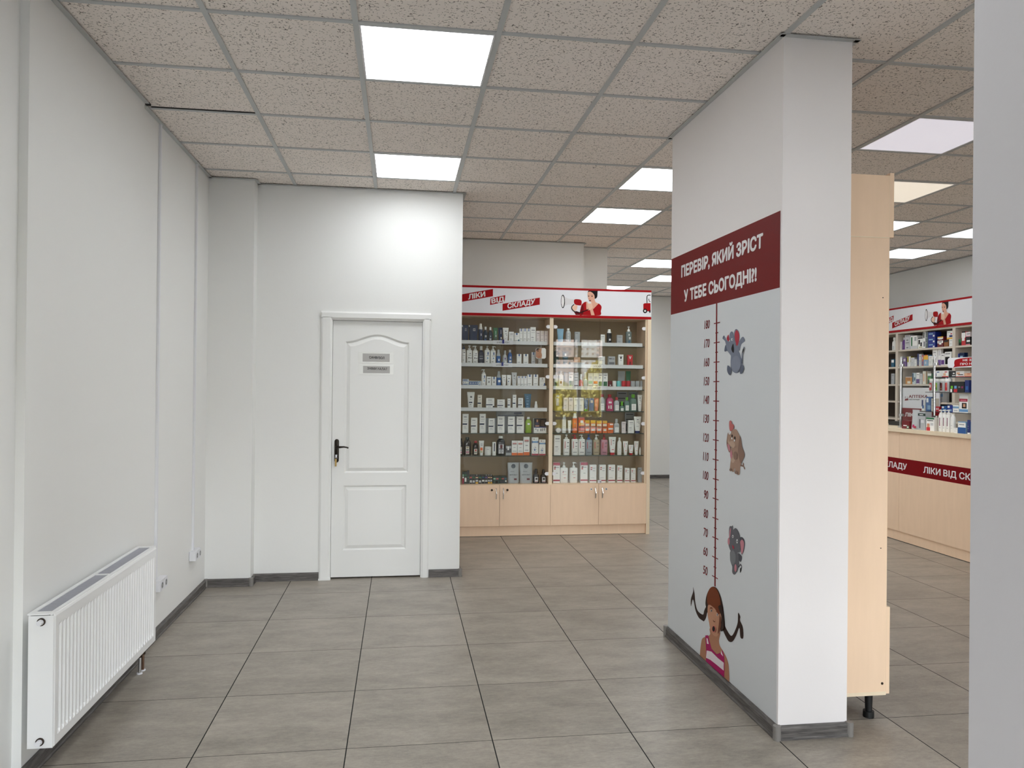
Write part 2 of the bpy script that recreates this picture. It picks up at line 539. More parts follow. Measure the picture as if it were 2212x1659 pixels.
def decal(mb, layers, place, scale, base=0.0006, step=0.00025):
    """A printed picture: flat coloured shapes, each on its own thin layer. place(a, b, lift) -> point."""
    for i, (c, kind, pts) in enumerate(layers):
        pts = [(a * 1e-4, b * 1e-4) for a, b in pts]
        if kind == 's': pts = spline(pts)
        elif kind[0] == 'k': pts = stroke(pts, int(kind[1:]) * scale)
        mb.face([place(a, b, base + step * i) for a, b in pts], c)
# ------------------------------------------------------------------ measured tables (mm, and 0.1 mm for printed pictures)
ROW_A = '''
0|U navy spout PA|601|664|184|navy refill pouch with small white spout
0|U navy spout PA|670|760|186|large shiny navy refill pouch
0|S navy white LA .72|764|808|201|navy spray bottle with tall white cap
0|B dteal white LB .8|813|858|170|dark blue shampoo bottle, one label, white cap
0|B dteal white LC .8|863|905|167|dark blue shampoo bottle, two white labels
0|T green white LD .05|911|958|163|dark green squeeze tube
0|T navy navy LE .05|962|1006|164|navy blue squeeze tube
0|T white white LF .0|1009|1068|165|white wide squeeze tube with grey print
0|C L white|1070|1119|125|plain white carton with grey print
0|C TT white|1123|1176|114|short white carton, blue tab, teal corner
0|C T white|1177|1210|159|slim white carton with blue tab, mint print
0|C T white|1215|1250|160|slim white carton with blue tab, grey sticker
0|C T white|1254|1286|161|slim white carton with blue tab, blank front
0|C L white|1288|1342|176|tallest white carton with grey emblem
0|C L pinkw|1348|1385|139|pinkish white carton without foil
0|C F pinkw|1390|1426|140|pinkish white carton with foil top
0|C F pinkw|1430|1468|141|cream carton with foil top
1|P white navy PB 0 .82|601|640|205|white lotion bottle with dark blue pump
1|P white white PC 0 .78|649|704|206|white lotion bottle, pump facing ahead
1|P white white PC -1 .78|709|762|202|white lotion bottle, nozzle turned to the wall
1|B dnavy white LG .78|765|823|199|dark navy bottle with white round emblem
1|P white white PT 0 .8|826|882|204|white lotion bottle with blue square, round emblem
1|P white white PT 1 .8|885|940|201|white lotion bottle with blue square, nozzle sideways
1|S blue clear LH .62|946|989|169|blue foam bottle with clear pump cover
1|B clear clear LI .75|1009|1055|161|clear grey bottle with violet cap sticker
1|B blue pale LJ .84|1062|1105|167|bright blue bottle with white label
1|C T white|1152|1199|126|white carton with blue tab standing alone
1|C T white|1220|1269|127|white carton with blue tab, twin of its neighbour
1|C T greyw|1302|1340|147|slim pale grey carton with blue tab
1|C L greyw|1369|1407|106|slim grey white carton below the face card
2|C X white|611|673|83|flat blue and white box, lower of two
2|C X white|677|797|71|long flat blue and white box
2|P white white PT -1 .78|799|845|188|white lotion bottle with blue square label
2|C E white|851|897|117|white carton with black crescent, grey sticker
2|C TE white|902|947|115|white carton with blue tab and black crescent
2|S blue clear LK .63|950|998|171|dark blue foam bottle with clear grey top
2|T white white LF .0|1002|1049|135|white tube, wide crimp, grey label
2|T white white LL .0|1052|1099|135|white tube with blue mark
2|T clearw clearw LF .0|1102|1157|161|tall frosted tube in clear wrap
2|C T white|1160|1191|125|slim white carton, first of blue tab trio
2|C T white|1194|1224|125|slim white carton, middle of blue tab trio
2|C T white|1226|1257|126|slim white carton, last of blue tab trio
2|C T white|1261|1309|142|broad white carton with blue tab, red line
2|C T white|1321|1371|143|broad white carton with blue tab, grey line
2|C Q white|1385|1442|114|white carton with curved blue corner
3|T white white NB .0|658|734|182|tall white tube with navy band
3|C N creamw|762|806|155|slim cream carton with navy band
3|C NW white|848|930|123|wide white carton with dark portrait corner
3|C N white|960|1035|110|wide low white carton with navy band
3|C N white|1063|1093|120|small slim white carton with navy band
3|C N white|1114|1151|158|tall slim white carton with dark band
3|C N white|1170|1220|126|white carton with navy band under grey text
3|T teal white LM .04|1233|1306|168|petrol blue tube with white print
3|S white white LN .55|1335|1371|94|small white rounded deodorant bottle
4|C N white|614|674|188|tall white carton with navy band, black sticker
4|C N white|698|762|149|shorter white carton with round emblem
4|C N white|785|845|189|tall white carton with dark top edge
4|C N white|874|936|143|low white carton with navy band, black stamp
4|C N white|964|1034|164|white carton with bronze sticker
4|C N white|1069|1137|162|white carton under the grey tray
4|C N white|1158|1231|163|white carton with navy band next to green bottle
4|B lime white LO .85|1247|1309|159|lime green bottle with white cap
4|C Z white|1332|1460|145|black and white leaflet box with photo
5|B brown brown LP .85|580|623|168|dark brown bottle half behind the wall edge
5|B brown dgreen LP .85|628|704|179|large dark brown herbal bottle with pale label
5|B brown red LR .85|718|777|142|dark brown bottle with red cap
5|T white white LS .14|780|832|145|white and orange tube standing on white cap
5|J white white LT .85|837|909|85|white round tub with orange ring
5|C V white|915|950|131|slim white carton with upright black print
5|B black white LU .86|959|1045|191|black square bottle with white cap
5|C M dgrey|1050|1105|94|low black and silver box
5|C O white|1109|1166|145|white carton with orange base, faint print
5|C O white|1169|1225|144|white carton with orange base, grey scribble
5|C O white|1229|1290|182|tallest white carton with orange base
5|C D white|1313|1380|177|white carton with light blue dot ring
5|C D white|1387|1453|156|white carton with dark blue dot ring
6|C HC dgreen|618|634|118|dark green tea box with crimson front, first by wall
6|C HM dgreen|636|663|118|dark green tea box with white tag
6|C HD black|665|687|132|tallest black tea box
6|C HR black|690|715|90|black tea box with salmon stripe, first in row
6|C HG black|717|746|90|black tea box with green stripe
6|C HY black|749|777|90|black tea box with peach stripe, yellow base
6|C HG black|780|809|89|black tea box with moss stripe, dark base
6|C HT black|812|839|89|black tea box with dim teal stripe
6|C HP black|842|870|89|black tea box with violet stripe
6|C HY black|873|893|89|black tea box with cream stripe, red base
6|C HY black|896|916|89|black tea box with peach stripe, end of row
6|C HX dgreen|924|1063|70|low wide dark tea set with pastel tabs
6|U silver plain PS|1071|1190|208|silver bath salt pouch, first of two
6|U silver plain PS|1194|1325|207|silver bath salt pouch, second of two
6|B black black LV .66|1331|1394|141|black bottle with tapered cap, white label
6|B black black LV .66|1406|1470|136|black bottle with narrow cap, pale label
'''
ROW_B = '''
0|T sky sky LN .0|1561|1632|167|light blue translucent squeeze tube
0|B clear white L0 .88|1651|1706|171|clear bottle with round white cap
0|C G silver|1743|1796|138|silver grey carton
0|C L white|2013|2057|115|white carton close to the glass joint
0|S black white LW .78|2080|2131|171|black spray can with white cap
0|C L silver|2183|2242|114|short silver carton with red print
0|P gglass white LX 0 .74|2280|2341|206|grey green pump bottle with white pump
1|P dgreen pale LY 0 .82|1534|1582|203|dark green pump bottle
1|T dteal2 clear LZ .25|1615|1687|167|dark teal tube with white sticker
1|C L greyw|1700|1849|51|low wide pale carton, peach box on top
1|C G white|1991|2059|116|white carton with grey stripe
1|C GG silver|2095|2166|118|silver square carton
1|C VV white|2200|2253|138|white carton with dark V mark
1|C VR red|2297|2351|135|red carton with white V mark
2|P gwhite pale LY2 0 .7|1534|1574|206|white pump bottle with green label
2|P white white LQ 0 .78|1582|1632|184|white pump bottle with copper label
2|J silver silver LN .8|1637|1681|166|silver bottle with dark neck
2|C GH white|1685|1734|171|white carton with green lower half, grey print
2|C GK greyw|1737|1788|167|pale carton with black block
2|B coral white LN .6|1792|1834|153|coral red bottle with white top
2|B tealw white LN .6|1838|1882|173|blue grey bottle with white spout
2|C GM white|1886|1935|164|white carton with mint and dark green blocks
2|C GO white|1938|1988|165|white carton with orange and brown blocks
2|C GH white|1991|2034|165|white carton with lime lower half
2|C GH white|2041|2090|166|white carton with green half, last in row
2|J dred dred LW .9|2094|2140|86|dark red jar with white sticker
2|J white white LN .6|2144|2184|87|all white jar
2|J white aqua LN .35|2188|2233|87|white jar with aqua lid
2|J white red LN .35|2241|2285|88|white jar with red lid, inner one
2|J white red LN .35|2289|2333|88|white jar with red lid, outer one
2|J black silver LN .35|2337|2385|89|black jar with silver lid
2|J white silver LN .35|2388|2433|89|white jar with silver lid, wider one
2|J white silver LN .35|2436|2477|90|white jar with silver lid, end of row
3|P amber black L0 0 .85|1526|1624|217|big amber oil bottle with black pump
3|C L pinkw|1634|1681|134|slim pink white carton, first of four
3|C L pinkw|1687|1734|134|slim pink white carton, second of four
3|C L white|1740|1789|135|slim white carton, third of four
3|C L white|1792|1841|135|slim white carton, last of four
3|T blue lgreen LM .14|1844|1895|131|blue tube standing on green cap
3|C LB blue|1899|1948|131|bright blue pack with white print
3|T coral coral LF .0|1952|2003|131|coral pink tube
3|B clear red LAB .82|2008|2067|170|clear bottle with red cap, large white label
3|B pink red LPB .82|2080|2157|170|large magenta bottle with red cap
3|B clear red LAB .76|2162|2219|143|clear bottle with wide red cap
3|B cgreen lgreen LAB .55|2223|2268|100|small green capped bottle
3|B cgreen lgreen LAB .75|2271|2326|143|medium green capped bottle
3|B cgreen lgreen LAB .78|2330|2404|172|large green capped bottle
3|T white white LF .12|2408|2478|168|tall white tube standing on its cap
4|D silver|1556|1611|52|round silver tin standing on edge
4|S white clear LN .75|1622|1665|183|white spray with clear dome cap
4|T white white LN .0|1680|1716|127|slim plain white tube
4|S orange white LO2 .75|1729|1780|198|orange spray with white cap
4|C OA orange|1790|1854|156|tallest orange carton with shell picture
4|C OB orange|1859|1905|128|orange carton with yellow top
4|C OB orange|1917|1967|128|orange carton with red middle
4|C OB orange|1980|2031|124|orange carton behind the glass joint
4|C OB orange|2041|2089|124|orange carton past the glass joint
4|C OC orange|2093|2153|101|shortest orange carton
4|B clear clear LAB .72|2160|2221|143|clear bottle with ball stopper
4|C L pinkw|2243|2285|115|slim white carton with red side
4|C L white|2311|2371|130|white carton with black print
4|T white navyb LF .13|2374|2453|168|white tube standing on blue cap
5|C L white|1540|1609|200|tall white carton with pink print
5|P white white LRV 0 .79|1638|1703|210|white pump bottle with black base line
5|P white red LRV -1 .79|1724|1791|205|white pump bottle with red pump
5|P white white LRV -1 .79|1795|1864|205|white pump bottle touching red pumped one
5|P clearb bluep LRV 0 .76|1868|1938|205|clear grey bottle with blue pump
5|P clearo white LRV 1 .76|1946|2015|205|clear beige bottle with white pump
5|P pinkc red LRV 0 .76|2028|2099|205|pink bottle with red pump
5|T white red LRT .13|2111|2188|182|white tube with big red cap
5|B white white LN .84|2200|2245|175|slim white bottle with white cap
5|T white white LRT .15|2260|2314|139|white tube with pink line, white cap
5|T white red LRT .18|2318|2373|101|short white tube with red cap
5|T white white LRT .15|2377|2427|139|white tube with black line
5|B white white LN .85|2431|2449|77|tiny slim white bottle
6|C RT white|1534|1603|220|white carton with red top, first of two
6|P white white LRB 0 .74|1609|1689|219|broad white pump bottle, spout to the front
6|P white white LRB 1 .74|1708|1789|219|broad white pump bottle, spout sideways
6|C RT white|1816|1890|218|white carton with red top, second of two
6|C RB white|1912|1981|180|white carton with pale red band
6|C RB white|2013|2079|180|white carton behind the door lock
6|C RB white|2106|2177|179|white carton with dark red band, broad
6|C RB white|2200|2255|172|white carton with dark red band, black stamp
6|C RB white|2281|2330|146|small white carton with red band
6|C RB white|2346|2394|143|small white carton with red band, nearly last
6|C G silver|2419|2466|150|silver blue carton at the end
'''
ROW_P = '''
s1|C L white|0|8529|8423|1991|74|low white box beside the purple bottle
s1|B purple pale LN .8|0|8418|8364|1996|117|purple bottle with pale cap
s1|C LG greyw|0|8360|8271|1990|69|grey printed carton under another
s1|C LG greyw|1|8361|8272|2061|77|grey printed carton on top of its twin
s1|C GL white|0|8261|8141|1991|132|white and green carton
s1|C ZZ white|0|8125|8044|1989|104|white carton with black pattern
s1|C ZV white|0|8041|8000|1986|175|tall slim white and black carton
s1|C G gglass|0|7996|7962|1988|168|grey green slim carton
s1|C NB1 royal|0|7956|7836|1988|33|royal blue box at the bottom of the stack
s1|C NB1 royal|1|7957|7836|2025|60|royal blue box in the middle of the stack
s1|C NB1 royal|1|7957|7837|2089|59|royal blue box on top of the stack
s1|C HV dred|0|7801|7710|1989|50|lower red and white pack with pointed flap
s1|C HVY dred|1|7800|7709|2041|44|upper red and yellow pack with pointed flap
s1|C BR rust|0|7698|7633|1989|50|brown box with dark lid
s1|C L white|0|7616|7558|1987|60|white box under the yellow one
s1|C YW white|1|7652|7559|2050|88|white and yellow carton with dark label
s1r|J dgreen green LN .5|0|7487|7436|1987|52|green lidded jar
s1r|C RW red|0|7429|7372|1989|127|tall red and white carton
s1r|C PK black|0|7367|7302|1984|73|black carton with pink edge, lower
s1r|C PW pinkw|1|7368|7302|2060|48|pink and white carton, upper
s1l|B white white LG2 .75|0|8611|8553|1973|153|white bottle at the dark end
s2|C L greyw|0|8464|8402|1779|110|grey white carton behind the chrome post
s2|C PV purple|0|8394|8333|1777|92|purple and white carton
s2|C L white|0|8313|8253|1773|43|small white box
s2|C OV olive|1|8320|8252|1820|62|olive and white box on small white box
s2|C L greyw|0|8246|8189|1772|96|pale carton with vertical fold
s2|C L white|0|8185|8151|1771|73|narrow white carton
s2|T navyb dred LN .1|0|8147|8115|1775|134|blue and red slim tube
s2|C L greyw|0|8109|8064|1770|133|tall pale box
s2|C LB salmon|0|8058|8032|1769|121|salmon red slim carton
s2|C YB skyb|0|8028|7952|1767|123|blue carton with yellow top
s2|C L white|0|7945|7885|1766|108|white carton beside the tall one
s2|C LT white|0|7879|7799|1764|183|tallest white carton on its board
s2|C PV white|0|7790|7742|1768|179|white and purple carton
s2|C PV2 white|0|7738|7690|1769|127|white carton with purple lower half
s2|C BK white|0|7682|7578|1769|142|white carton with black front
s2l|C TL teal|0|8616|8557|1785|78|teal box at the dark end
s2r|C NB1 royal|0|7501|7462|1773|110|royal blue carton behind the hanging sign
s2r|C NB1 navy|0|7458|7387|1771|121|dark blue carton behind the hanging sign
s3|C OS ochre|0|8343|8229|1564|80|orange box with brown stripes
s3|C TW tealw|0|8221|8163|1566|123|teal and white carton
s3|C PV2 white|0|8151|8096|1566|123|white and plum carton
s3|C L greyw|0|8087|8053|1566|108|small pale carton
s3|C BW creamw|0|8041|7964|1565|139|cream and brown pack
s3|C GW green|0|7957|7895|1569|108|green and white carton
s3l|C L silver|0|8613|8555|1561|126|grey carton at the dark end
c0|C RX dred|0|6938|6825|1106|79|dark red box with green badge
c0|U clear plain PN|0|6816|6712|1108|190|clear zip bag with pink tag
c0|C GB silver|0|6701|6595|1116|164|grey pack with dark green top
c0|C GX white|0|6584|6476|1111|121|white carton with green top and red tag
c0|P white white LPS 0 .8|0|6426|6380|1110|199|white pump bottle with plum stripe, first
c0|P white white LPS 0 .8|0|6376|6331|1112|199|white pump bottle with plum stripe, middle
c0|P white white LPS 0 .8|0|6327|6283|1114|198|white pump bottle with red stripe, last
c0|B white white LN .95|0|6276|6227|1115|157|white bottle without stripe
c0|C L white|0|6222|6176|1118|36|small white box on the counter edge
c0|C WB skyb|0|6168|6074|1103|110|blue box with white upper half
c0|T navyb white LN .1|0|6069|6029|1104|127|blue and white tube
a1|C BL white|0|6922|6878|1294|97|blue and white brush pack, outermost
a1|C BB blue|0|6859|6787|1292|131|bright blue brush pack
a1|C L creamw|0|6781|6722|1296|112|cream blister pack
a1|C R21 red|0|6719|6670|1296|36|red price card
a1|C BB blue|0|6641|6572|1306|34|blue box with white rack
a1|C BB royal|0|6565|6495|1309|40|royal blue box
a1|C WS white|0|6490|6411|1294|56|white and pale blue box
a1|C WP white|0|6406|6295|1295|162|white hygiene pack with crimson band and portrait
'''
ELEPHANT_UP = [
  ('elg','s',[(35060,17720),(35260,17570),(35220,17280),(35080,16960),(34960,16820),(34760,16980),(34640,17180),(34630,17420),(34770,17620)]),
  ('elr','s',[(35010,17660),(35160,17530),(35170,17320),(35050,17060),(34960,16840),(34750,17030),(34670,17290),(34690,17460),(34830,17600)]),
  ('elg','s',[(34810,16910),(34570,17180),(34300,17300),(34140,17240),(34060,17090),(34220,17030),(34450,16950),(34620,16660)]),
  ('eld','s',[(36160,17020),(36340,16790),(36280,16680),(36040,16710),(35740,16630),(35660,16710)]),
  ('elg','s',[(35570,16440),(35700,16550),(35200,16580),(34720,16630),(34440,16330),(34270,16060),(34390,15760),(34620,15640),(34940,15590),(35260,15650),(35510,15800),(35600,16100)]),
  ('elr','s',[(35900,17500),(36080,17320),(35880,17170),(35750,17250),(35820,17430)]),
  ('elg','s',[(36550,17360),(36420,17490),(36260,17400),(36070,17250),(35770,17170),(35750,17490),(35550,17630),(35380,17590),(35260,17410),(35200,17140),(35050,16960),(34800,16880),(34680,16630),(35200,16510),(35610,16510),(35950,16720),(36130,16980),(36260,17200)]),
  ('eld','s',[(36550,17360),(36420,17490),(36310,17440),(36480,17330)]),
  ('ink','s',[(35310,17030),(35510,16790),(35300,16580),(35200,16700),(35240,16900)]),
  ('deW','s',[(35360,17230),(35370,17200),(35390,17180),(35420,17170),(35460,17170),(35490,17190),(35510,17210),(35520,17240),(35520,17270),(35490,17290),(35460,17300),(35420,17300),(35390,17290),(35370,17260)]),
  ('deW','s',[(35630,17180),(35630,17170),(35650,17160),(35670,17150),(35690,17150),(35710,17160),(35730,17170),(35730,17190),(35730,17210),(35710,17220),(35690,17220),(35670,17220),(35650,17210),(35630,17200)]),
  ('ink','s',[(35360,17230),(35360,17220),(35370,17210),(35390,17200),(35400,17200),(35410,17210),(35420,17220),(35430,17230),(35420,17250),(35420,17260),(35400,17260),(35390,17260),(35370,17250),(35370,17240)]),
  ('ink','s',[(35630,17180),(35630,17170),(35630,17170),(35640,17160),(35660,17170),(35670,17170),(35670,17180),(35680,17180),(35670,17190),(35670,17200),(35660,17200),(35640,17200),(35630,17200),(35630,17190)]),
  ('elb','s',[(34410,16020),(34460,15850),(34600,15720),(34800,15650),(35040,15650),(35250,15730),(35400,15870),(35460,16040),(35410,16210),(35260,16350),(35050,16420),(34820,16410),(34610,16320),(34470,16180)]),
  ('eld','s',[(35890,15980),(35950,15770),(35820,15590),(35610,15510),(35450,15650),(35510,15830),(35720,15950)]),
  ('eld','s',[(34370,15920),(34500,15730),(34470,15570),(34340,15550),(34150,15680),(34080,15850),(34200,15980)]),
  ('eld','k8',[(34280,16050),(34250,16300),(34240,16490),(34130,16660),(34060,16810)]),
  ('ink','s',[(34260,16520),(34210,16680),(34090,16760),(34100,16620)]),
]
ELEPHANT_HEART = [
  ('tad','k7',[(34400,11230),(34130,11220),(34060,11340)]),
  ('tad','k9',[(34140,11360),(34060,11200),(33930,11090)]),
  ('tan','p',[(34490,12630),(34430,11960),(35080,11900),(35180,12140)]),
  ('tan','s',[(35490,11420),(35540,11150),(35550,10940),(35290,10820),(35090,10850),(35050,11000),(34980,10980),(34960,10830),(34730,10750),(34490,10780),(34410,11160),(34290,11380),(34480,11950),(34940,12030),(35410,11980),(35590,11760)]),
  ('tal','s',[(35020,11470),(35040,11380),(35100,11310),(35190,11260),(35290,11250),(35380,11280),(35450,11340),(35470,11430),(35450,11520),(35390,11600),(35300,11640),(35200,11650),(35110,11620),(35040,11560)]),
  ('tad','s',[(35810,12690),(35960,12350),(35970,12080),(35800,11830),(35630,11720),(35480,11870),(35540,12070),(35740,12180)]),
  ('elp','s',[(35870,12120),(35790,11880),(35640,11770),(35540,11880),(35650,12080)]),
  ('tan','s',[(35100,12890),(35430,12810),(35710,12670),(35850,12460),(35900,12250),(35700,12120),(35310,11980),(34850,12100),(34510,12270),(34480,12550),(34680,12770),(34850,12880)]),
  ('tad','s',[(34480,12580),(34620,12140),(34670,11820),(34520,11510),(34330,11320),(34100,11530),(33950,11720),(34020,11910),(34200,12090),(34340,12460)]),
  ('tal','s',[(35750,12380),(35650,12250),(35270,12310),(34990,12150),(35170,11970),(35510,12070),(35770,12170)]),
  ('elp','s',[(35280,11650),(35290,11560),(35320,11480),(35370,11440),(35420,11430),(35470,11470),(35510,11540),(35530,11630),(35510,11720),(35480,11800),(35430,11850),(35380,11850),(35330,11810),(35290,11740)]),
  ('tad','s',[(34710,11650),(34730,11560),(34790,11490),(34880,11440),(34980,11430),(35070,11460),(35130,11530),(35150,11610),(35130,11700),(35070,11780),(34980,11820),(34890,11830),(34800,11800),(34730,11740)]),
  ('elp2','s',[(35570,12800),(35660,13020),(35640,13230),(35510,13290),(35380,13240),(35340,13120),(35230,13140),(35110,13050),(35160,12900),(35380,12800)]),
  ('deW','s',[(35570,12740),(35640,12610),(35490,12620),(35400,12760)]),
  ('ink','s',[(35240,12560),(35240,12530),(35260,12510),(35290,12490),(35320,12490),(35340,12500),(35360,12520),(35370,12550),(35360,12580),(35340,12610),(35320,12620),(35290,12630),(35260,12610),(35240,12590)]),
  ('ink','s',[(34920,12480),(34930,12450),(34950,12420),(34970,12400),(35000,12400),(35030,12410),(35050,12440),(35060,12470),(35050,12510),(35040,12530),(35010,12550),(34980,12550),(34950,12540),(34930,12510)]),
  ('deW','s',[(35240,12440),(35250,12410),(35260,12390),(35290,12380),(35310,12380),(35330,12390),(35350,12410),(35360,12430),(35350,12450),(35340,12470),(35310,12480),(35290,12480),(35260,12480),(35250,12460)]),
  ('deW','s',[(34950,12360),(34960,12330),(34970,12310),(35000,12300),(35030,12290),(35060,12300),(35070,12320),(35080,12350),(35080,12370),(35060,12390),(35030,12400),(35000,12410),(34980,12400),(34960,12380)]),
  ('tad','s',[(35280,10910),(35290,10880),(35330,10850),(35380,10830),(35440,10820),(35490,10830),(35530,10850),(35540,10880),(35530,10920),(35490,10950),(35440,10970),(35380,10980),(35330,10970),(35290,10940)]),
  ('tad','s',[(34600,10870),(34620,10830),(34670,10790),(34740,10770),(34810,10760),(34880,10770),(34930,10790),(34950,10830),(34930,10860),(34890,10900),(34820,10920),(34740,10930),(34670,10920),(34620,10900)]),
]
ELEPHANT_WAVE = [
  ('egd','k7',[(34510,6370),(34340,6530),(34210,6500),(34200,6400)]),
  ('ink','s',[(34210,6430),(34360,6330),(34330,6150),(34200,6290)]),
  ('egd','s',[(34200,7870),(34390,7760),(34370,7420),(34240,7060),(34090,7100),(33930,7320),(33860,7610),(33940,7800)]),
  ('elp','s',[(34200,7740),(34360,7600),(34320,7390),(34210,7090),(34100,7140),(33980,7390),(33950,7610),(34030,7720)]),
  ('egd','s',[(34560,7030),(34230,7000),(34150,6890),(34250,6700),(34390,6680),(34560,6780)]),
  ('egr','s',[(35390,6960),(35470,6710),(35380,6410),(35200,6240),(35200,5980),(35010,5900),(34830,5970),(34770,6050),(34630,6150),(34500,6410),(34460,6750),(34610,7030),(34950,7110)]),
  ('egr','s',[(34910,8150),(35100,8040),(35170,7950),(35140,8190),(35210,8230),(35290,8170),(35440,8160),(35560,8070),(35600,7830),(35580,7580),(35670,7410),(35640,7190),(35390,6970),(35040,7080),(34650,7040),(34350,7130),(34310,7340),(34360,7600),(34390,7870),(34530,8050),(34710,8150)]),
  ('elp','s',[(35430,8050),(35520,7880),(35550,7610),(35480,7580),(35420,7770),(35370,8040)]),
  ('elp','s',[(35480,7400),(35490,7330),(35530,7260),(35580,7210),(35630,7200),(35680,7230),(35720,7280),(35730,7350),(35720,7430),(35690,7500),(35640,7540),(35580,7550),(35530,7530),(35500,7480)]),
  ('egl','s',[(34800,6770),(34830,6610),(34910,6480),(35040,6380),(35180,6350),(35320,6390),(35410,6480),(35440,6620),(35410,6780),(35330,6920),(35200,7010),(35050,7040),(34920,7000),(34830,6910)]),
  ('elp','s',[(34680,6290),(34690,6210),(34720,6140),(34770,6090),(34830,6080),(34880,6100),(34920,6150),(34930,6230),(34920,6310),(34890,6380),(34840,6430),(34780,6450),(34730,6420),(34690,6370)]),
  ('deW','s',[(35040,7720),(35050,7690),(35080,7660),(35110,7640),(35150,7630),(35180,7640),(35210,7660),(35220,7690),(35210,7720),(35190,7750),(35150,7780),(35110,7780),(35080,7780),(35050,7750)]),
  ('ink','s',[(35080,7710),(35090,7690),(35100,7680),(35120,7670),(35140,7660),(35150,7670),(35170,7680),(35170,7700),(35170,7710),(35150,7730),(35140,7740),(35120,7750),(35100,7740),(35090,7730)]),
  ('deW','s',[(34550,7600),(34550,7550),(34580,7510),(34620,7480),(34660,7480),(34700,7490),(34720,7520),(34730,7560),(34720,7600),(34700,7640),(34660,7670),(34620,7680),(34580,7670),(34560,7640)]),
  ('ink','s',[(34580,7580),(34590,7560),(34600,7540),(34620,7520),(34640,7520),(34660,7530),(34670,7540),(34680,7560),(34670,7590),(34660,7610),(34640,7620),(34620,7620),(34600,7620),(34590,7600)]),
  ('elr','s',[(35170,7290),(34950,7230),(35070,7120)]),
]
GIRL = [
  ('hair','s',[(38370,3390),(38180,3310),(38340,2860),(38610,2570),(38870,2530),(39360,2540),(39790,2770),(40050,3180),(40240,3240),(40460,2820),(40490,3210),(40180,3700),(40180,3960),(39970,3660),(39820,3180),(39500,2860),(38790,2860),(38620,3110)]),
  ('hair','s',[(36260,2910),(35870,2630),(35500,2520),(35070,2680),(34700,3090),(34380,3540),(34250,3130),(33950,3210),(34000,3680),(34300,3910),(34280,4100),(34520,4210),(34560,3750),(34790,3340),(35140,2940),(35430,2880),(35880,3060),(36110,3210)]),
  ('skn','s',[(37800,2460),(37790,2170),(38000,1990),(38690,1670),(38950,1360),(39090,450),(38300,450),(35990,450),(35460,440),(35500,1270),(35690,1570),(36080,1790),(36550,1950),(36690,2190),(36600,2670)]),
  ('hair','s',[(37490,4680),(37970,4400),(38320,3970),(38440,3570),(38350,3360),(38180,3140),(37780,3360),(36820,3440),(36500,3090),(36430,2750),(36170,2870),(35980,3150),(36110,3650),(36270,4110),(36590,4510),(36990,4720)]),
  ('skf','s',[(38060,3610),(38130,3060),(37940,2710),(37760,2400),(37430,2240),(36950,2300),(36530,2710),(36380,3060),(36350,3580),(36670,3780),(37460,3750)]),
  ('rust2','s',[(37490,4680),(37970,4400),(38220,3970),(38120,3590),(37790,3650),(37220,3630),(36740,3470),(36510,3730),(36600,4340),(37000,4660)]),
  ('mag','p',[(38410,1880),(38020,2020),(37870,1800),(37580,1470),(36930,1410),(36370,1690),(36270,1850),(36030,1650),(35980,1190),(36000,470),(38270,460),(38280,1200)]),
  ('whp','p',[(38190,1170),(37570,1320),(36770,1270),(36060,1290),(36060,900),(36920,880),(37730,850),(38270,760)]),
  ('whp','p',[(38230,1800),(38080,1830),(37930,1590),(38160,1530)]),
  ('whp','p',[(36370,1800),(36110,1580),(36400,1610)]),
  ('deW','s',[(37520,3440),(37530,3410),(37560,3380),(37600,3360),(37640,3350),(37680,3350),(37710,3360),(37720,3380),(37710,3410),(37680,3430),(37640,3460),(37600,3470),(37560,3470),(37530,3460)]),
  ('ink','s',[(37540,3430),(37540,3410),(37560,3390),(37590,3370),(37620,3360),(37640,3360),(37660,3370),(37670,3390),(37660,3420),(37650,3440),(37620,3460),(37590,3460),(37560,3460),(37550,3450)]),
  ('deW','s',[(36780,3450),(36790,3420),(36810,3390),(36840,3370),(36880,3360),(36910,3360),(36930,3380),(36940,3410),(36930,3440),(36910,3470),(36880,3490),(36850,3500),(36820,3500),(36790,3480)]),
  ('ink','s',[(36820,3440),(36820,3410),(36830,3390),(36850,3370),(36870,3370),(36890,3370),(36900,3390),(36910,3410),(36910,3440),(36890,3460),(36870,3480),(36850,3490),(36830,3480),(36820,3460)]),
  ('rust2','k4',[(37800,3480),(37620,3560),(37460,3550)]),
  ('rust2','k4',[(36990,3550),(36850,3600),(36720,3570)]),
  ('skd','s',[(37100,3010),(37110,2990),(37140,2970),(37180,2950),(37230,2940),(37270,2930),(37300,2940),(37310,2940),(37300,2960),(37270,2980),(37230,3000),(37180,3010),(37140,3020),(37110,3020)]),
  ('skd','s',[(37270,3000),(37270,2980),(37290,2970),(37310,2960),(37330,2950),(37350,2950),(37360,2960),(37370,2970),(37360,2980),(37350,3000),(37330,3010),(37310,3020),(37290,3020),(37270,3010)]),
  ('salmon','s',[(37010,2660),(37030,2570),(37100,2490),(37190,2430),(37300,2390),(37400,2400),(37470,2440),(37490,2510),(37470,2590),(37400,2670),(37310,2740),(37200,2770),(37110,2770),(37040,2730)]),
  ('ink','s',[(37090,2640),(37110,2580),(37150,2510),(37220,2470),(37290,2440),(37360,2450),(37410,2480),(37430,2530),(37410,2600),(37370,2660),(37300,2710),(37230,2730),(37160,2730),(37110,2690)]),
  ('hair','s',[(36710,3860),(36280,4050),(36110,3650),(35980,3150),(36170,2870),(36370,2760),(36400,3050),(36290,3470)]),
  ('skd','s',[(36510,3540),(36340,3140),(36490,2770),(36720,2510),(36610,3050)]),
]
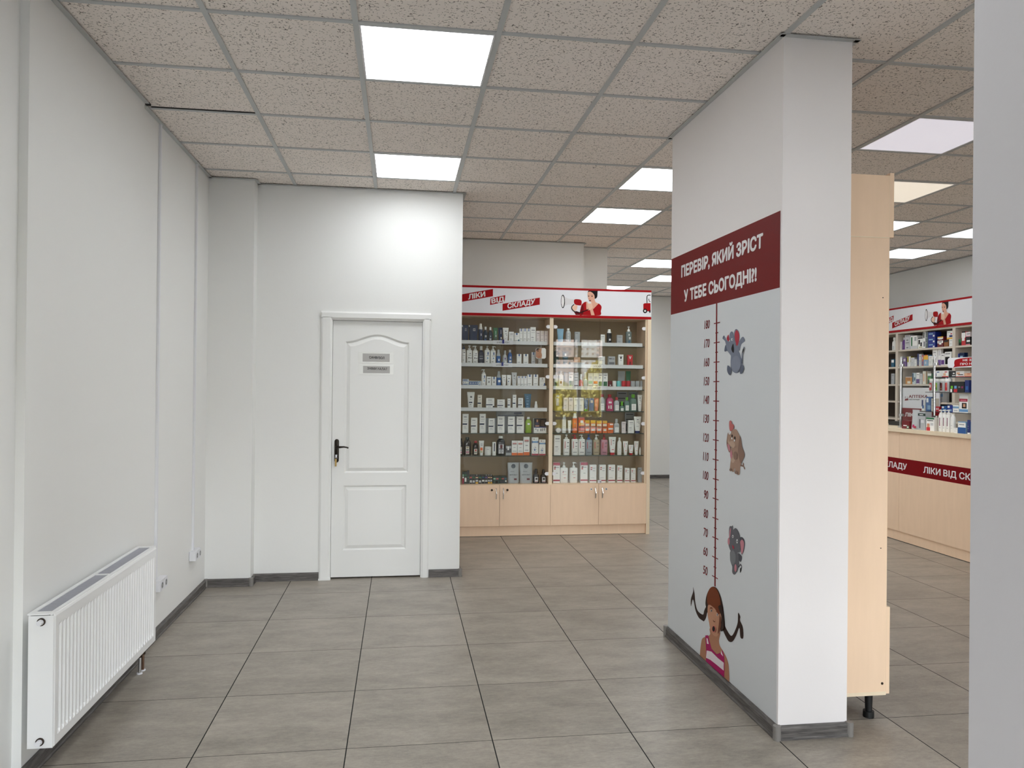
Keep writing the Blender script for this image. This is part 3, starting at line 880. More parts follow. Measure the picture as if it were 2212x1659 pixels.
WOMAN = [
  ('whp2','p',[(16040,24040),(16240,23810),(16550,23680),(17210,23600),(17210,23120),(16580,23080),(16250,22980),(16020,22750)]),
  ('ink','s',[(16200,23390),(16200,23180),(16170,22990),(16120,22840),(16070,22740),(16000,22710),(15940,22740),(15880,22830),(15830,22980),(15800,23170),(15790,23380),(15800,23580),(15830,23770),(15870,23920),(15930,24020),(15990,24050),(16050,24020),(16110,23930),(16160,23780),(16190,23590)]),
  ('deW2','s',[(16130,23380),(16120,23210),(16100,23050),(16070,22920),(16030,22840),(15990,22810),(15940,22840),(15900,22920),(15870,23040),(15840,23200),(15840,23380),(15840,23550),(15860,23710),(15890,23840),(15930,23920),(15980,23950),(16020,23920),(16060,23840),(16100,23720),(16120,23560)]),
  ('sred','s',[(17170,23600),(17730,23620),(17910,23450),(17900,23150),(17800,23020),(17210,23130)]),
  ('swd','p',[(17150,22370),(17380,22450),(17760,22340),(17770,22070),(17320,22070)]),
  ('sred','s',[(18380,23410),(18090,23280),(17910,23080),(17820,22780),(17720,22070),(18100,22060),(19780,22080),(19900,22510),(19970,22900),(19870,23110),(19640,23270),(19270,23300)]),
  ('swd','s',[(17970,23080),(17850,22780),(17740,22220),(18050,22120),(18120,22580),(18090,22930)]),
  ('skw','p',[(18940,23550),(19270,23560),(19330,23390),(19650,23250),(19090,22670),(18610,22550),(18400,22700),(18380,23380),(18750,23410)]),
  ('hbk','s',[(18540,24330),(18620,24560),(18810,24670),(19500,24690),(19540,24400),(19510,23960),(19410,23790),(19240,23750),(19070,23990),(18790,24380)]),
  ('skw','s',[(18550,24340),(18780,24440),(19070,24270),(19220,24040),(19240,23720),(19220,23490),(19030,23300),(18800,23360),(18620,23610),(18530,23980)]),
  ('ink','s',[(18690,23980),(18680,23960),(18660,23940),(18640,23930),(18610,23930),(18590,23940),(18570,23950),(18560,23970),(18570,23990),(18580,24010),(18610,24010),(18640,24010),(18660,24010),(18680,23990)]),
  ('ink','s',[(19060,23980),(19050,23960),(19030,23950),(18990,23940),(18960,23940),(18920,23940),(18900,23960),(18890,23980),(18900,24000),(18920,24010),(18960,24020),(18990,24020),(19030,24010),(19050,24000)]),
  ('hbk','k9',[(18840,24040),(18930,24090),(19070,24070)]),
  ('drd','s',[(18870,23540),(18860,23520),(18840,23500),(18790,23490),(18750,23490),(18710,23500),(18680,23510),(18670,23540),(18680,23560),(18700,23580),(18750,23590),(18790,23590),(18830,23590),(18860,23570)]),
  ('salmon','s',[(18760,23720),(18760,23700),(18740,23690),(18720,23690),(18690,23680),(18660,23690),(18650,23700),(18640,23710),(18650,23730),(18660,23740),(18690,23740),(18720,23740),(18740,23740),(18760,23730)]),
  ('hbk','k9',[(18560,24030),(18620,24070),(18670,24050)]),
  ('skw','p',[(18760,22620),(19040,22740),(19260,22070),(18900,22060)]),
  ('skl','s',[(18550,23380),(18890,23390),(18990,23110),(19040,22830),(18760,22600),(18610,22820),(18530,23100)]),
  ('deW2','s',[(18530,23420),(18870,23390),(18840,23250),(18560,23260)]),
  ('skl','s',[(16990,23000),(17430,23050),(17460,22770),(17310,22480),(17100,22500),(16950,22690)]),
  ('ink','k38',[(17140,23110),(16920,22900),(16910,22670),(17150,22420),(17620,22290),(18090,22420),(18610,22640)]),
]
TRUCK = [
  ('ink','k9',[(24720,23340),(24710,24100),(24870,24240),(25080,24240)]),
  ('sred','p',[(24320,23330),(24460,23420),(25090,23440),(25100,22560),(24330,22690)]),
  ('ink','k7',[(24890,23880),(24930,23680),(25070,23570)]),
  ('ink','s',[(24740,22640),(24720,22540),(24660,22460),(24570,22410),(24470,22410),(24380,22450),(24320,22530),(24290,22630),(24310,22730),(24380,22820),(24460,22860),(24560,22860),(24650,22820),(24710,22740)]),
  ('deW2','s',[(24620,22640),(24610,22590),(24580,22550),(24540,22530),(24490,22530),(24450,22550),(24420,22590),(24410,22630),(24420,22680),(24450,22720),(24490,22740),(24540,22740),(24580,22720),(24610,22690)]),
  ('ink','p',[(24940,22670),(25080,22740),(25080,22450),(24960,22470)]),
]
BANNERS = [
  ('sred','p',[(5580,23760),(8950,24430),(8960,23710),(5590,23020)]),
  ('sred','p',[(8720,23510),(10190,23860),(10120,23180),(8670,22840)]),
  ('sred','p',[(9920,22990),(13650,23700),(13650,23000),(9920,22300)]),
]
BANNER_TEXT = [
  ('ЛІКИ','t',[(6550,23350),(8180,23690),(8150,24160),(6540,23830)]),
  ('ВІД','t',[(8850,23010),(10060,23260),(10040,23710),(8810,23450)]),
  ('СКЛАДУ','t',[(10440,22540),(13100,23070),(13160,23550),(10420,23020)]),
]
CHART_TEXT = [
  ('ПЕРЕВІР, ЯКИЙ ЗРІСТ','t',[(42360,21240),(32380,21200),(32360,21800),(42380,21870)]),
  ('У ТЕБЕ СЬОГОДНІ?!','t',[(41880,19790),(32950,19780),(32960,20380),(41900,20410)]),
]

# ------------------------------------------------------------------ room shell
ZC = 2.9861
GX, GY = -0.7989, 3.2433                      # one crossing of the ceiling grid
FAR_Y, RIGHT_X = 12.12, 6.28
WL = 'wall_paint'
b = MB(); b.box(-2.0, 6.6, FRONT_Y - .3, FAR_Y + .3, -.12, 0, 'floor_tile'); struct('floor', b)
b = MB(); b.box(-2.0, 6.6, FRONT_Y - .3, FAR_Y + .3, ZC + .007, ZC + .15, 'ceiling_tile'); struct('ceiling', b)
b = MB()
b.box(-1.9, -1.405, FRONT_Y - .1, 3.07, 0, ZC + .1, WL)
b.box(-1.9, -1.372, 3.07, 4.357, 0, ZC + .1, WL)
b.box(-1.9, -1.397, 4.357, 6.2, 0, ZC + .1, WL)
struct('wall_left', b)
b = MB()                                     # restroom block with the door opening, and the pilaster beside it
b.box(-1.397, -1.075, 5.86, 6.2, 0, ZC + .1, WL)
b.box(-1.075, -.528, 5.988, 6.2, 0, ZC + .1, WL)
b.box(.182, .471, 5.988, 6.2, 0, ZC + .1, WL)
b.box(-.528, .182, 5.988, 6.2, 2.0, ZC + .1, WL)
b.box(-1.6, .471, 6.2, 8.4, 0, ZC + .1, WL)
struct('wall_restroom', b)
b = MB()
b.box(.471, 1.885, 7.832, 8.4, 0, ZC + .1, WL)
b.box(1.885, 2.2, 8.055, 8.4, 0, ZC + .1, WL)
b.box(2.0, 2.2, 8.4, FAR_Y, 0, ZC + .1, WL)
struct('wall_back', b)
b = MB(); b.box(2.0, 6.6, FAR_Y, FAR_Y + .2, 0, ZC + .1, WL); struct('wall_far', b)
b = MB(); b.box(RIGHT_X, 6.6, FRONT_Y - .1, FAR_Y, 0, ZC + .1, WL); struct('wall_right', b)
b = MB(); b.box(1.6, 1.915, 3.062, 4.412, 0, ZC + .1, 'pillar_white'); struct('wall_pillar', b)
b = MB(); b.box(.9, 1.15, .80, 1.104, 0, ZC + .1, 'pillar_paint'); struct('wall_partition', b)
# shop front with openings
b = MB()
xs = [-1.9] + [v for o in OPENINGS for v in (o[1], o[2])] + [6.6]
for i in range(0, len(xs), 2): b.box(xs[i], xs[i + 1], FRONT_Y - .2, FRONT_Y, 0, ZC + .1, WL)
for nm, x0, x1, z0, z1 in OPENINGS:
    b.box(x0, x1, FRONT_Y - .2, FRONT_Y, z1, ZC + .1, WL)
    b.box(x0, x1, FRONT_Y - .2, FRONT_Y, 0, z0, WL)
struct('wall_front', b)
for nm, x0, x1, z0, z1 in OPENINGS:
    r = thing(nm, None, None, ((x0 + x1) / 2, FRONT_Y - .1, z0)); tag(r, kind='structure')
    o = tuple(r.location)
    b = MB(); f = .06
    for a0, a1, c0, c1 in ((x0, x0 + f, z0, z1), (x1 - f, x1, z0, z1), (x0 + f, x1 - f, z0, z0 + f), (x0 + f, x1 - f, z1 - f, z1)):
        b.box(a0, a1, FRONT_Y - .13, FRONT_Y - .06, c0, c1, 'casing_paint')
    m_ = (x0 + x1) / 2
    b.box(m_ - .04, m_ + .04, FRONT_Y - .13, FRONT_Y - .06, z0 + f, z1 - f, 'casing_paint')
    if nm == 'door_2':
        b.box(x0 + f, x1 - f, FRONT_Y - .12, FRONT_Y - .07, z0 + f, .5, 'casing_paint')
        b.box(x0 + f, x1 - f, FRONT_Y - .12, FRONT_Y - .07, .74, .80, 'casing_paint')
        b.box(x0 + f, x1 - f, FRONT_Y - .12, FRONT_Y - .07, 2.1, 2.16, 'casing_paint')
    b.build('window_frame', r, o)
    for a0, a1 in ((x0 + f, m_ - .04), (m_ + .04, x1 - f)):
        b = MB(); b.box(a0, a1, FRONT_Y - .1, FRONT_Y - .094, z0 + f, z1 - f, 'glass_pane'); b.build('pane', r, o)

# ceiling grid bars and wall angles
b = MB()
hw = .012
i = -1
while GX + .6 * i < RIGHT_X:
    x = GX + .6 * i
    if x > -1.39: b.box(x - hw, x + hw, FRONT_Y, FAR_Y, ZC, ZC + .009, 'bar_enamel')
    i += 1
j = -8
while GY + .6 * j < FAR_Y:
    y = GY + .6 * j
    if y > FRONT_Y: b.box(-1.39, RIGHT_X, y - hw, y + hw, ZC + .0012, ZC + .009, 'bar_enamel')
    j += 1
struct('trim_1', b)
b = MB()
def angle(x0, y0, x1, y1, nx, ny, m='bar_enamel'):
    """wall angle along a wall from (x0,y0) to (x1,y1); (nx,ny) points into the room"""
    w, t = .024, .002
    a = [min(x0, x1, x0 + nx * w, x1 + nx * w), max(x0, x1, x0 + nx * w, x1 + nx * w), min(y0, y1, y0 + ny * w, y1 + ny * w), max(y0, y1, y0 + ny * w, y1 + ny * w)]
    b.box(*a, ZC - .003, ZC + .0005, m)
angle(-1.405, FRONT_Y, -1.405, 3.07, 1, 0); angle(-1.372, 3.07, -1.372, 4.357, 1, 0); angle(-1.397, 4.4, -1.397, 5.86, 1, 0)
angle(-1.397, 5.86, -1.06, 5.86, 0, -1); angle(-1.075, 5.86, -1.075, 5.988, 1, 0); angle(-1.075, 5.988, .49, 5.988, 0, -1); angle(.471, 5.97, .471, 7.832, 1, 0)
angle(.471, 7.832, 1.9, 7.832, 0, -1); angle(1.885, 7.832, 1.885, 8.055, 1, 0); angle(1.885, 8.055, 2.22, 8.055, 0, -1); angle(2.2, 8.055, 2.2, FAR_Y, 1, 0)
angle(2.2, FAR_Y, RIGHT_X, FAR_Y, 0, -1); angle(RIGHT_X, FRONT_Y, RIGHT_X, FAR_Y, -1, 0)
angle(1.6, 3.04, 1.6, 4.436, -1, 0); angle(1.58, 3.062, 1.94, 3.062, 0, -1); angle(1.915, 3.04, 1.915, 4.436, 1, 0); angle(1.58, 4.412, 1.94, 4.412, 0, 1)
angle(.9, .78, .9, 1.128, -1, 0); angle(.88, 1.104, 1.17, 1.104, 0, 1)
struct('trim_2', b)
# a lifted tile leaves a dark slit along one cross bar
b = MB(); b.box(-1.36, -.81, GY + 1.2 - .021, GY + 1.2 - .0125, ZC + .003, ZC + .0068, 'groove_dark'); b.box(-1.372, -1.35, 4.358, 4.39, ZC - .004, ZC + .006, 'groove_dark'); struct('trim_3', b)

# baseboards
def base_strip(name, segs, caps=()):
    b = MB()
    for x0, x1, y0, y1, nx, ny in segs:
        h, t = .058, .016
        def prof(px, py):
            return [(px, py, 0), (px + nx * (t + .004), py + ny * (t + .004), 0), (px + nx * (t + .004), py + ny * (t + .004), .006), (px + nx * t, py + ny * t, .012), (px + nx * t, py + ny * t, h - .012), (px + nx * t * .5, py + ny * t * .5, h), (px, py, h)]
        b.loft([prof(x0, y0), prof(x1, y1)], 'grey_wood')
    for x, y, w in caps:
        b.cyl((x, y, 0), (x, y, .061), w * 1.2, 'cap_grey', 16)
    return struct(name, b)
base_strip('baseboard_left', [(-1.405, -1.405, FRONT_Y, 3.07, 1, 0), (-1.372, -1.372, 3.07, 4.357, 1, 0), (-1.397, -1.397, 4.357, 5.86, 1, 0)], [(-1.384, 5.846, .011)])
base_strip('baseboard_back', [(-1.397, -1.075, 5.86, 5.86, 0, -1), (-1.075, -1.075, 5.86, 5.988, 1, 0), (-1.075, -.6, 5.988, 5.988, 0, -1), (.232, .471, 5.988, 5.988, 0, -1), (.471, .471, 5.97, 7.55, 1, 0)], [(-1.068, 5.853, .014), (.476, 5.98, .013)])
base_strip('baseboard_pillar', [(1.6, 1.6, 3.05, 4.42, -1, 0), (1.59, 1.925, 3.062, 3.062, 0, -1), (1.915, 1.915, 3.05, 4.42, 1, 0), (1.59, 1.925, 4.412, 4.412, 0, 1)], [(1.592, 3.054, .014), (1.923, 3.054, .014), (1.592, 4.42, .014)])
base_strip('baseboard_far', [(2.2, RIGHT_X, FAR_Y, FAR_Y, 0, -1), (2.2, 2.2, 8.055, FAR_Y, 1, 0)])
base_strip('baseboard_partition', [(.9, .9, .79, 1.115, -1, 0), (.89, 1.16, 1.104, 1.104, 0, 1), (1.15, 1.15, .79, 1.115, 1, 0), (.89, 1.16, .8, .8, 0, -1)])

# ------------------------------------------------------------------ restroom door
DX0, DX1, DZ1, DY = -.522, .176, 1.992, 6.004
r = thing('door_1', None, None, (-.173, 6.0, 0)); tag(r, kind='structure')
o = tuple(r.location)
b = MB()
ox0, ox1, oz1 = -.597, .23, 2.043
for sx0, sx1, ins in ((ox0, -.519, 1), (.174, ox1, -1)):
    b.loft([[(sx0, 5.988, z), (sx0, 5.974, z), (sx0 + .012, 5.968, z), (sx1 - .012, 5.968, z), (sx1, 5.975, z), (sx1, 5.988, z)] for z in (0, 2.0)], 'casing_paint')
b.loft([[(x, 5.988, 1.985), (x, 5.975, 1.985), (x, 5.968, 1.997), (x, 5.968, oz1 - .012), (x, 5.974, oz1), (x, 5.988, oz1)] for x in (ox0, ox1)], 'casing_paint')
b.box(-.528, -.514, 5.98, 6.1, 0, 1.99, 'casing_paint'); b.box(.168, .182, 5.98, 6.1, 0, 1.99, 'casing_paint'); b.box(-.528, .182, 5.98, 6.1, 1.978, 2.0, 'casing_paint')
b.box(-.6, -.51, 5.962, 5.985, 0, .012, 'casing_paint')
b.build('door_frame', r, o)
# leaf: front face with two moulded panels
lx0, lx1, lz0, lz1 = -.512, .166, .012, 1.976
def arch(x0, x1, z0, z1, rise, n=18):
    pts = [(x0, z0), (x1, z0), (x1, z1)]
    for k in range(1, n):
        t = k / n
        u = 1 - t
        s_ = .5 - .5 * math.cos(2 * math.pi * min(max((t - .0) / 1.0, 0), 1))
        pts.append((x1 + (x0 - x1) * t, z1 + rise * s_))
    pts.append((x0, z1))
    return pts
def inset(p, q):
    x0, x1, z0, z1, rise = p
    return (x0 + q, x1 - q, z0 + q, z1 - q, rise)
P1 = (-.418, .066, .81, 1.816, .058); P2 = (-.424, .055, .217, .712, 0.0)
bm = bmesh.new()
def loop(pts, y):
    vs = [bm.verts.new((x, y, z)) for x, z in pts]
    return vs, [bm.edges.new((vs[i], vs[(i + 1) % len(vs)])) for i in range(len(vs))]
def ring(a, c):
    for i in range(len(a)):
        j = (i + 1) % len(a)
        bm.faces.new((a[i], a[j], c[j], c[i]))
ov, oe = loop([(lx0, lz0), (lx1, lz0), (lx1, lz1), (lx0, lz1)], DY)
edges = list(oe)
for P in (P1, P2):
    v0, e0 = loop(arch(*P), DY)
    edges += e0
    v1, _ = loop(arch(*inset(P, .012)), DY + .011)
    v2, _ = loop(arch(*inset(P, .032)), DY + .003)
    v3, _ = loop(arch(*inset(P, .037)), DY + .001)
    ring(v0, v1); ring(v1, v2); ring(v2, v3)
    bm.faces.new(v3)
bmesh.ops.triangle_fill(bm, use_beauty=True, use_dissolve=False, edges=edges)
bk = [bm.verts.new((x, DY + .04, z)) for x, z in [(lx0, lz0), (lx1, lz0), (lx1, lz1), (lx0, lz1)]]
ring(ov, bk); bm.faces.new(bk)
bmesh.ops.recalc_face_normals(bm, faces=bm.faces)
for v in bm.verts: v.co -= Vector(o)
me = bpy.data.meshes.new('door_leaf'); bm.to_mesh(me); bm.free(); me.materials.append(MATS['door_paint'])
leaf = bpy.data.objects.new('door_leaf', me); COL.objects.link(leaf); leaf.parent = r
b = MB()
pts = [(-.4755 + .0165 * math.cos(a), 1.052 + .0165 * math.sin(a)) for a in [math.pi * k / 8 for k in range(9)]] + [(-.4755 + .0165 * math.cos(a), .906 + .0165 * math.sin(a)) for a in [math.pi + math.pi * k / 8 for k in range(9)]]
b.loft([[(x, DY, z) for x, z in pts], [(x, DY - .007, z) for x, z in pts], [(-.4755 + (x + .4755) * .7, DY - .011, .979 + (z - .979) * .95) for x, z in pts]], 'bronze_metal')
b.cyl((-.4755, DY - .008, 1.008), (-.4755, DY - .045, 1.008), .010, 'bronze_metal')
b.tube([(-.4755, DY - .044, 1.008), (-.45, DY - .05, 1.01), (-.42, DY - .05, 1.012), (-.4, DY - .049, 1.009), (-.385, DY - .047, 1.004)], [.009, .0085, .0065, .006, .0065], 'bronze_metal')
b.cyl((-.4755, DY - .01, .945), (-.4755, DY - .02, .945), .009, 'bronze_metal')
h = b.build('door_handle', r, o, smooth=True)
b = MB()
b.cyl((-.4755, DY - .012, .945), (-.4755, DY - .034, .945), .0035, 'chrome')
b.box(-.482, -.469, DY - .042, DY - .034, .93, .952, 'chrome')
b.tube([(-.4755, DY - .036, .938), (-.484, DY - .03, .93), (-.478, DY - .026, .918), (-.468, DY - .03, .925), (-.4755, DY - .036, .938)], .0015, 'chrome')
b.box(-.486, -.473, DY - .03, DY - .026, .862, .92, 'brass')
b.build('key', h, o)
for nm, word, quad, tq, lab in (
        ('door_sign', 'САНВУЗОЛ', (-.288, -.083, 1.664, 1.727), (-.238, -.123, 1.689, 1.707), 'upper grey paper strip taped on white door, bold black lettering'),
        ('door_sign', 'ЗНІМИ ХАЛАТ', (-.284, -.080, 1.576, 1.631), (-.252, -.100, 1.604, 1.622), 'lower grey paper strip taped on white door, two thin black words')):
    x0, x1, z0, z1 = quad
    t = thing(nm, lab, 'sign', ((x0 + x1) / 2, DY, z0), 0, 'paper strips on the door')
    oo = tuple(t.location)
    b = MB(); b.box(x0, x1, DY - .0010, DY - .0004, z0, z1, 'paper_grey'); b.build('paper', t, oo)
    b = MB(); b.box(x0 - .035, x1 + .03, DY - .0004, DY + .0002, z0 - .012, z1 + .012, 'tape'); b.build('tape', t, oo)
    b = MB(); a0, a1, c0, c1 = tq
    text_on(b, word, (a0, DY - .0014, c0), (a1, DY - .0014, c0 - .004), (a1, DY - .0014, c1 - .004), (a0, DY - .0014, c1), 'ink', .03 if word[0] == 'С' else .012); b.build('lettering', t, oo)

# ------------------------------------------------------------------ ceiling lights
LIGHTS = [(1, 0, 'largest lit square panel in the ceiling above the open floor'), (1, 3, 'lit ceiling panel just ahead of the restroom door wall'),
          (4, 3, 'lit ceiling panel whose end is cut by the height chart pillar'), (4, 5, 'lit ceiling panel over the front of the glass showcase'),
          (6, 9, 'lit ceiling panel beyond the showcase, larger of the pair by the pillar'), (7, 11, 'lit ceiling panel beyond the showcase, smaller of the pair by the pillar'),
          (6, 13, 'thin sliver of lit ceiling panel showing above the red sign edge'),
          (6, 1, 'large lilac white ceiling panel between pillar and grey partition'), (7, 3, 'lit ceiling panel behind the top of the beige side cabinet'),
          (8, 5, 'small lit ceiling corner beside the beige cabinet, below the yellowish one'), (10, 5, 'lit ceiling panel cut by the grey partition'), (10, 7, 'lit ceiling panel above the pharmacy sign wall'),
          (1, -3, None), (4, -3, None), (6, 5, None), (7, 7, None)]  # all after the first unlabelled panel are added, unseen, to brighten pillar and hall
b0 = None
for ci, rj, lab in LIGHTS:
    x0, y0 = GX + .6 * ci, GY + .6 * rj
    t = thing('ceiling_light', lab or {(4, -3): 'added unseen ceiling panel above the grey partition near the shop window', (1, -3): 'lit ceiling panel behind the camera before the shop window', (7, 7): 'added ceiling panel for the far hall hidden by the height chart pillar', (6, 5): 'added ceiling panel hidden behind the height chart pillar'}[(ci, rj)], 'ceiling light', (x0 + .3, y0 + .3, ZC), 0, 'square ceiling panels')
    if b0 is None:
        f = MB(); w = .286
        for q in ((-w, w, -w, -w + .007), (-w, w, w - .007, w), (-w, -w + .007, -w + .007, w - .007), (w - .007, w, -w + .007, w - .007)): f.box(*q, .0, .006, 'plastic_white')
        fo = f.build('frame', t)
        d = MB(); d.box(-w + .007, w - .007, -w + .007, w - .007, .002, .0055, 'lamp_diffuser'); do = d.build('diffuser', t)
        b0 = (fo, do)
        alt = {}
        for k_ in ('dim', 'warm', 'soft'):
            alt[k_] = do.data.copy(); alt[k_].materials[0] = MATS['lamp_diffuser_' + k_]
    else:
        for s in b0:
            c = s.copy(); COL.objects.link(c); c.parent = t
            k_ = {(6, 1): 'dim', (7, 3): 'warm', (10, 5): 'soft', (10, 7): 'soft'}.get((ci, rj))
            if s is b0[1] and k_: c.data = alt[k_]

# ------------------------------------------------------------------ radiator, cable ducts, sockets
r = thing('radiator', 'white ribbed panel radiator hung low on the side wall', 'radiator', (-1.295, 3.64, .135))
o = tuple(r.location)
X1, X0, Y0, Y1, Z0, Z1 = -1.25, -1.342, 3.045, 4.238, .137, .632
b = MB()
prof = []
y = Y0 + .006
prof.append((Y0 + .001, .004)); prof.append((Y0 + .006, 0.0)); prof.append((Y0 + .03, 0.0))
nfl = 34
pitch = (Y1 - Y0 - .06) / nfl
for k in range(nfl):
    a = Y0 + .03 + pitch * k
    prof += [(a + pitch * .14, .009), (a + pitch * .60, .009), (a + pitch * .74, 0.0), (a + pitch * .98, 0.0)]
prof += [(Y1 - .006, 0.0), (Y1 - .001, .004)]
rows = [(Z0, .004, 0), (Z0 + .005, 0, 0), (Z0 + .037, 0, 0), (Z0 + .05, 0, 1), (Z1 - .06, 0, 1), (Z1 - .047, 0, 0), (Z1 - .012, 0, 0), (Z1 - .004, .003, 0), (Z1, .009, 0)]
vs, fs = [], []
for z, e, m_ in rows:
    for yy, dpt in prof: vs.append((X1 - e - (dpt if (m_ or dpt == .004) else 0), yy, z))
n = len(prof)
for a in range(len(rows) - 1):
    for c in range(n - 1): fs.append((a * n + c, a * n + c + 1, (a + 1) * n + c + 1, (a + 1) * n + c))
b.quads(vs, fs, 'radiator_enamel')
b.box(X1 - .016, X1 - .010, Y0, Y1, Z0, Z1 - .004, 'radiator_enamel')
b.box(X0, X0 + .008, Y0, Y1, Z0, Z1 - .004, 'radiator_enamel')
b.build('front_panel', r, o)
b = MB(); b.box(X0, X1 - .004, Y0 - .002, Y0 + .002, Z0, Z1 - .008, 'radiator_enamel'); b.build('side_cover', r, o, bevel=.003)
b = MB(); b.box(X0, X1 - .004, Y1 - .002, Y1 + .002, Z0, Z1 - .008, 'radiator_enamel'); b.build('side_cover', r, o, bevel=.003)
b = MB()
zt = Z1 + .001
b.box(X0 - .002, X0 + .014, Y0 - .003, Y1 + .003, zt - .006, zt, 'radiator_enamel'); b.box(X1 - .022, X1 - .006, Y0 - .003, Y1 + .003, zt - .006, zt, 'radiator_enamel')
b.box(X0 + .014, X1 - .022, Y0 - .003, Y0 + .03, zt - .006, zt - .001, 'radiator_enamel'); b.box(X0 + .014, X1 - .022, Y1 - .03, Y1 + .003, zt - .006, zt - .001, 'radiator_enamel')
k = 0
yy = Y0 + .034
while yy < Y1 - .034:
    b.box(X0 + .014, X1 - .022, yy, yy + .0036, zt - .006, zt - .003, 'grille_grey')
    yy += .0105
b.box(X0 + .04, X1 - .05, Y0, Y1, zt - .030, zt - .028, 'groove_dark')  # dark sheet stands in for the shade inside the slots
b.box(X0 + .012, X1 - .02, (Y0 + Y1) / 2 - .008, (Y0 + Y1) / 2 + .008, zt - .006, zt - .001, 'radiator_enamel')
b.build('top_grille', r, o)
for z in (Z0 + .025, Z1 - .03):
    b = MB(); xm = (X0 + X1) / 2 + .0
    b.cyl((xm, Y0 - .002, z), (xm, Y0 - .008, z), .0145, 'dark_metal', 16)
    b.cyl((xm, Y0 - .008, z), (xm, Y0 - .024, z), .0105, 'plastic_white', 16, .0095)
    b.build('plug', r, o)
for yy, m_ in ((4.15, 'chrome'), (4.195, 'copper')):
    b = MB()
    b.cyl((-1.3, yy, 0.0), (-1.3, yy, .10), .0075, m_); b.cyl((-1.3, yy, .085), (-1.3, yy, .137), .013, 'dark_metal'); b.cyl((-1.3, yy, 0), (-1.3, yy, .006), .014, 'plastic_white')
    b.build('pipe', r, o)
for i, (yd, ys, zs, lab1, lab2) in enumerate(((4.695, 4.73, .283, 'white wall cable duct running down behind the radiator end', 'white double wall socket low behind the radiator end'),
                                       (5.502, 5.505, .285, 'white wall cable duct ending above the free double socket', 'white double wall socket under the duct near the corner'))):
    b = MB(); b.box(-1.397, -1.383, yd - .01, yd + .01, zs + .06, ZC, 'plastic_white'); tag(b.build('cable_duct', None, (-1.397, yd, zs + .06), bevel=.0015), lab1, 'cable duct', 'wall cable ducts')
    t = thing('wall_socket', lab2, 'socket', (-1.397, ys, zs), 0, 'surface sockets')
    oo = tuple(t.location)
    b = MB(); b.box(-1.397, -1.353, ys - .075, ys + .075, zs, zs + .062, 'plastic_white'); b.build('socket_box', t, oo, bevel=.008)
    for dy in (-.037, .037):
        b = MB(); b.cyl((-1.353, ys + dy, zs + .031), (-1.3515, ys + dy, zs + .031), .024, 'plastic_white', 18); b.cyl((-1.3518, ys + dy, zs + .031), (-1.3505, ys + dy, zs + .031), .018, 'plastic_grey', 18)
        for dd in (-.009, .009): b.cyl((-1.3506, ys + dy, zs + .031 + dd), (-1.35, ys + dy, zs + .031 + dd), .003, 'groove_dark', 8)
        b.build('outlet', t, oo)

# ------------------------------------------------------------------ height chart on the pillar
CX = 1.6
def on_pillar(y, z, lift): return (CX - .001 - lift, y, z)
r = thing('height_chart', 'white wall film on pillar with red header and 50 to 180 growth scale', 'height chart', (CX, 3.74, .06))
o = tuple(r.location)
b = MB(); b.box(CX - .001, CX, 3.075, 4.409, .06, 2.2, 'chart_film'); b.build('film', r, o)
b = MB(); b.face([on_pillar(y, z, .0003) for y, z in ((4.409, 1.922), (3.076, 1.918), (3.076, 2.247), (4.409, 2.255))], 'chartred'); tag(b.build('header', r, o), 'dark red header band')
for word, _, q in CHART_TEXT:
    b = MB(); q = [on_pillar(y * 1e-4, z * 1e-4, .0008) for y, z in q]
    text_on(b, word, *q, 'deW2', .06); b.build('lettering', r, o)
b = MB(); b.face([on_pillar(y, z, .0004) for y, z in ((3.7335, .475), (3.7165, .475), (3.7275, 1.921), (3.7445, 1.921))], 'chartred'); b.build('scale_line', r, o)
zm = lambda n: .522 + (n - 50) * .009977
for n in range(50, 185, 5):
    big = n % 10 == 0
    b = MB(); wy = .037 if big else .0175; z = zm(n); yc = 3.731 if n > 100 else 3.727
    b.face([on_pillar(y, zz, .0007) for y, zz in ((yc + wy, z - .0028), (yc - wy, z - .0022), (yc - wy, z + .0028), (yc + wy, z + .0022))], 'chartink'); b.build('tick', r, o)
for n in range(50, 190, 10):
    b = MB(); z = zm(n) + (.002 if n < 150 else .0); d = 3 if n >= 100 else 2
    yr = 3.826 - (n - 50) * 4e-5 * .2; yl = yr + (.068 if d == 3 else .054)
    text_on(b, str(n), on_pillar(yl, z - .019, .0006), on_pillar(yr, z - .019, .0006), on_pillar(yr - .006, z + .027, .0006), on_pillar(yl - .006, z + .027, .0006), 'chartink', .018)
    b.build('number', r, o)
for data, lab, nm in ((ELEPHANT_UP, 'grey elephant with raised arms and red ears', 'elephant_picture'), (ELEPHANT_HEART, 'tan elephant with pink heart', 'elephant_picture'),
                  (ELEPHANT_WAVE, 'dark grey elephant with pink ears, waving', 'elephant_picture'), (GIRL, 'printed photo of a girl with red braids and striped pink top', 'child_picture')):
    b = MB(); decal(b, data, on_pillar, .0012); tag(b.build(nm, r, o), lab)

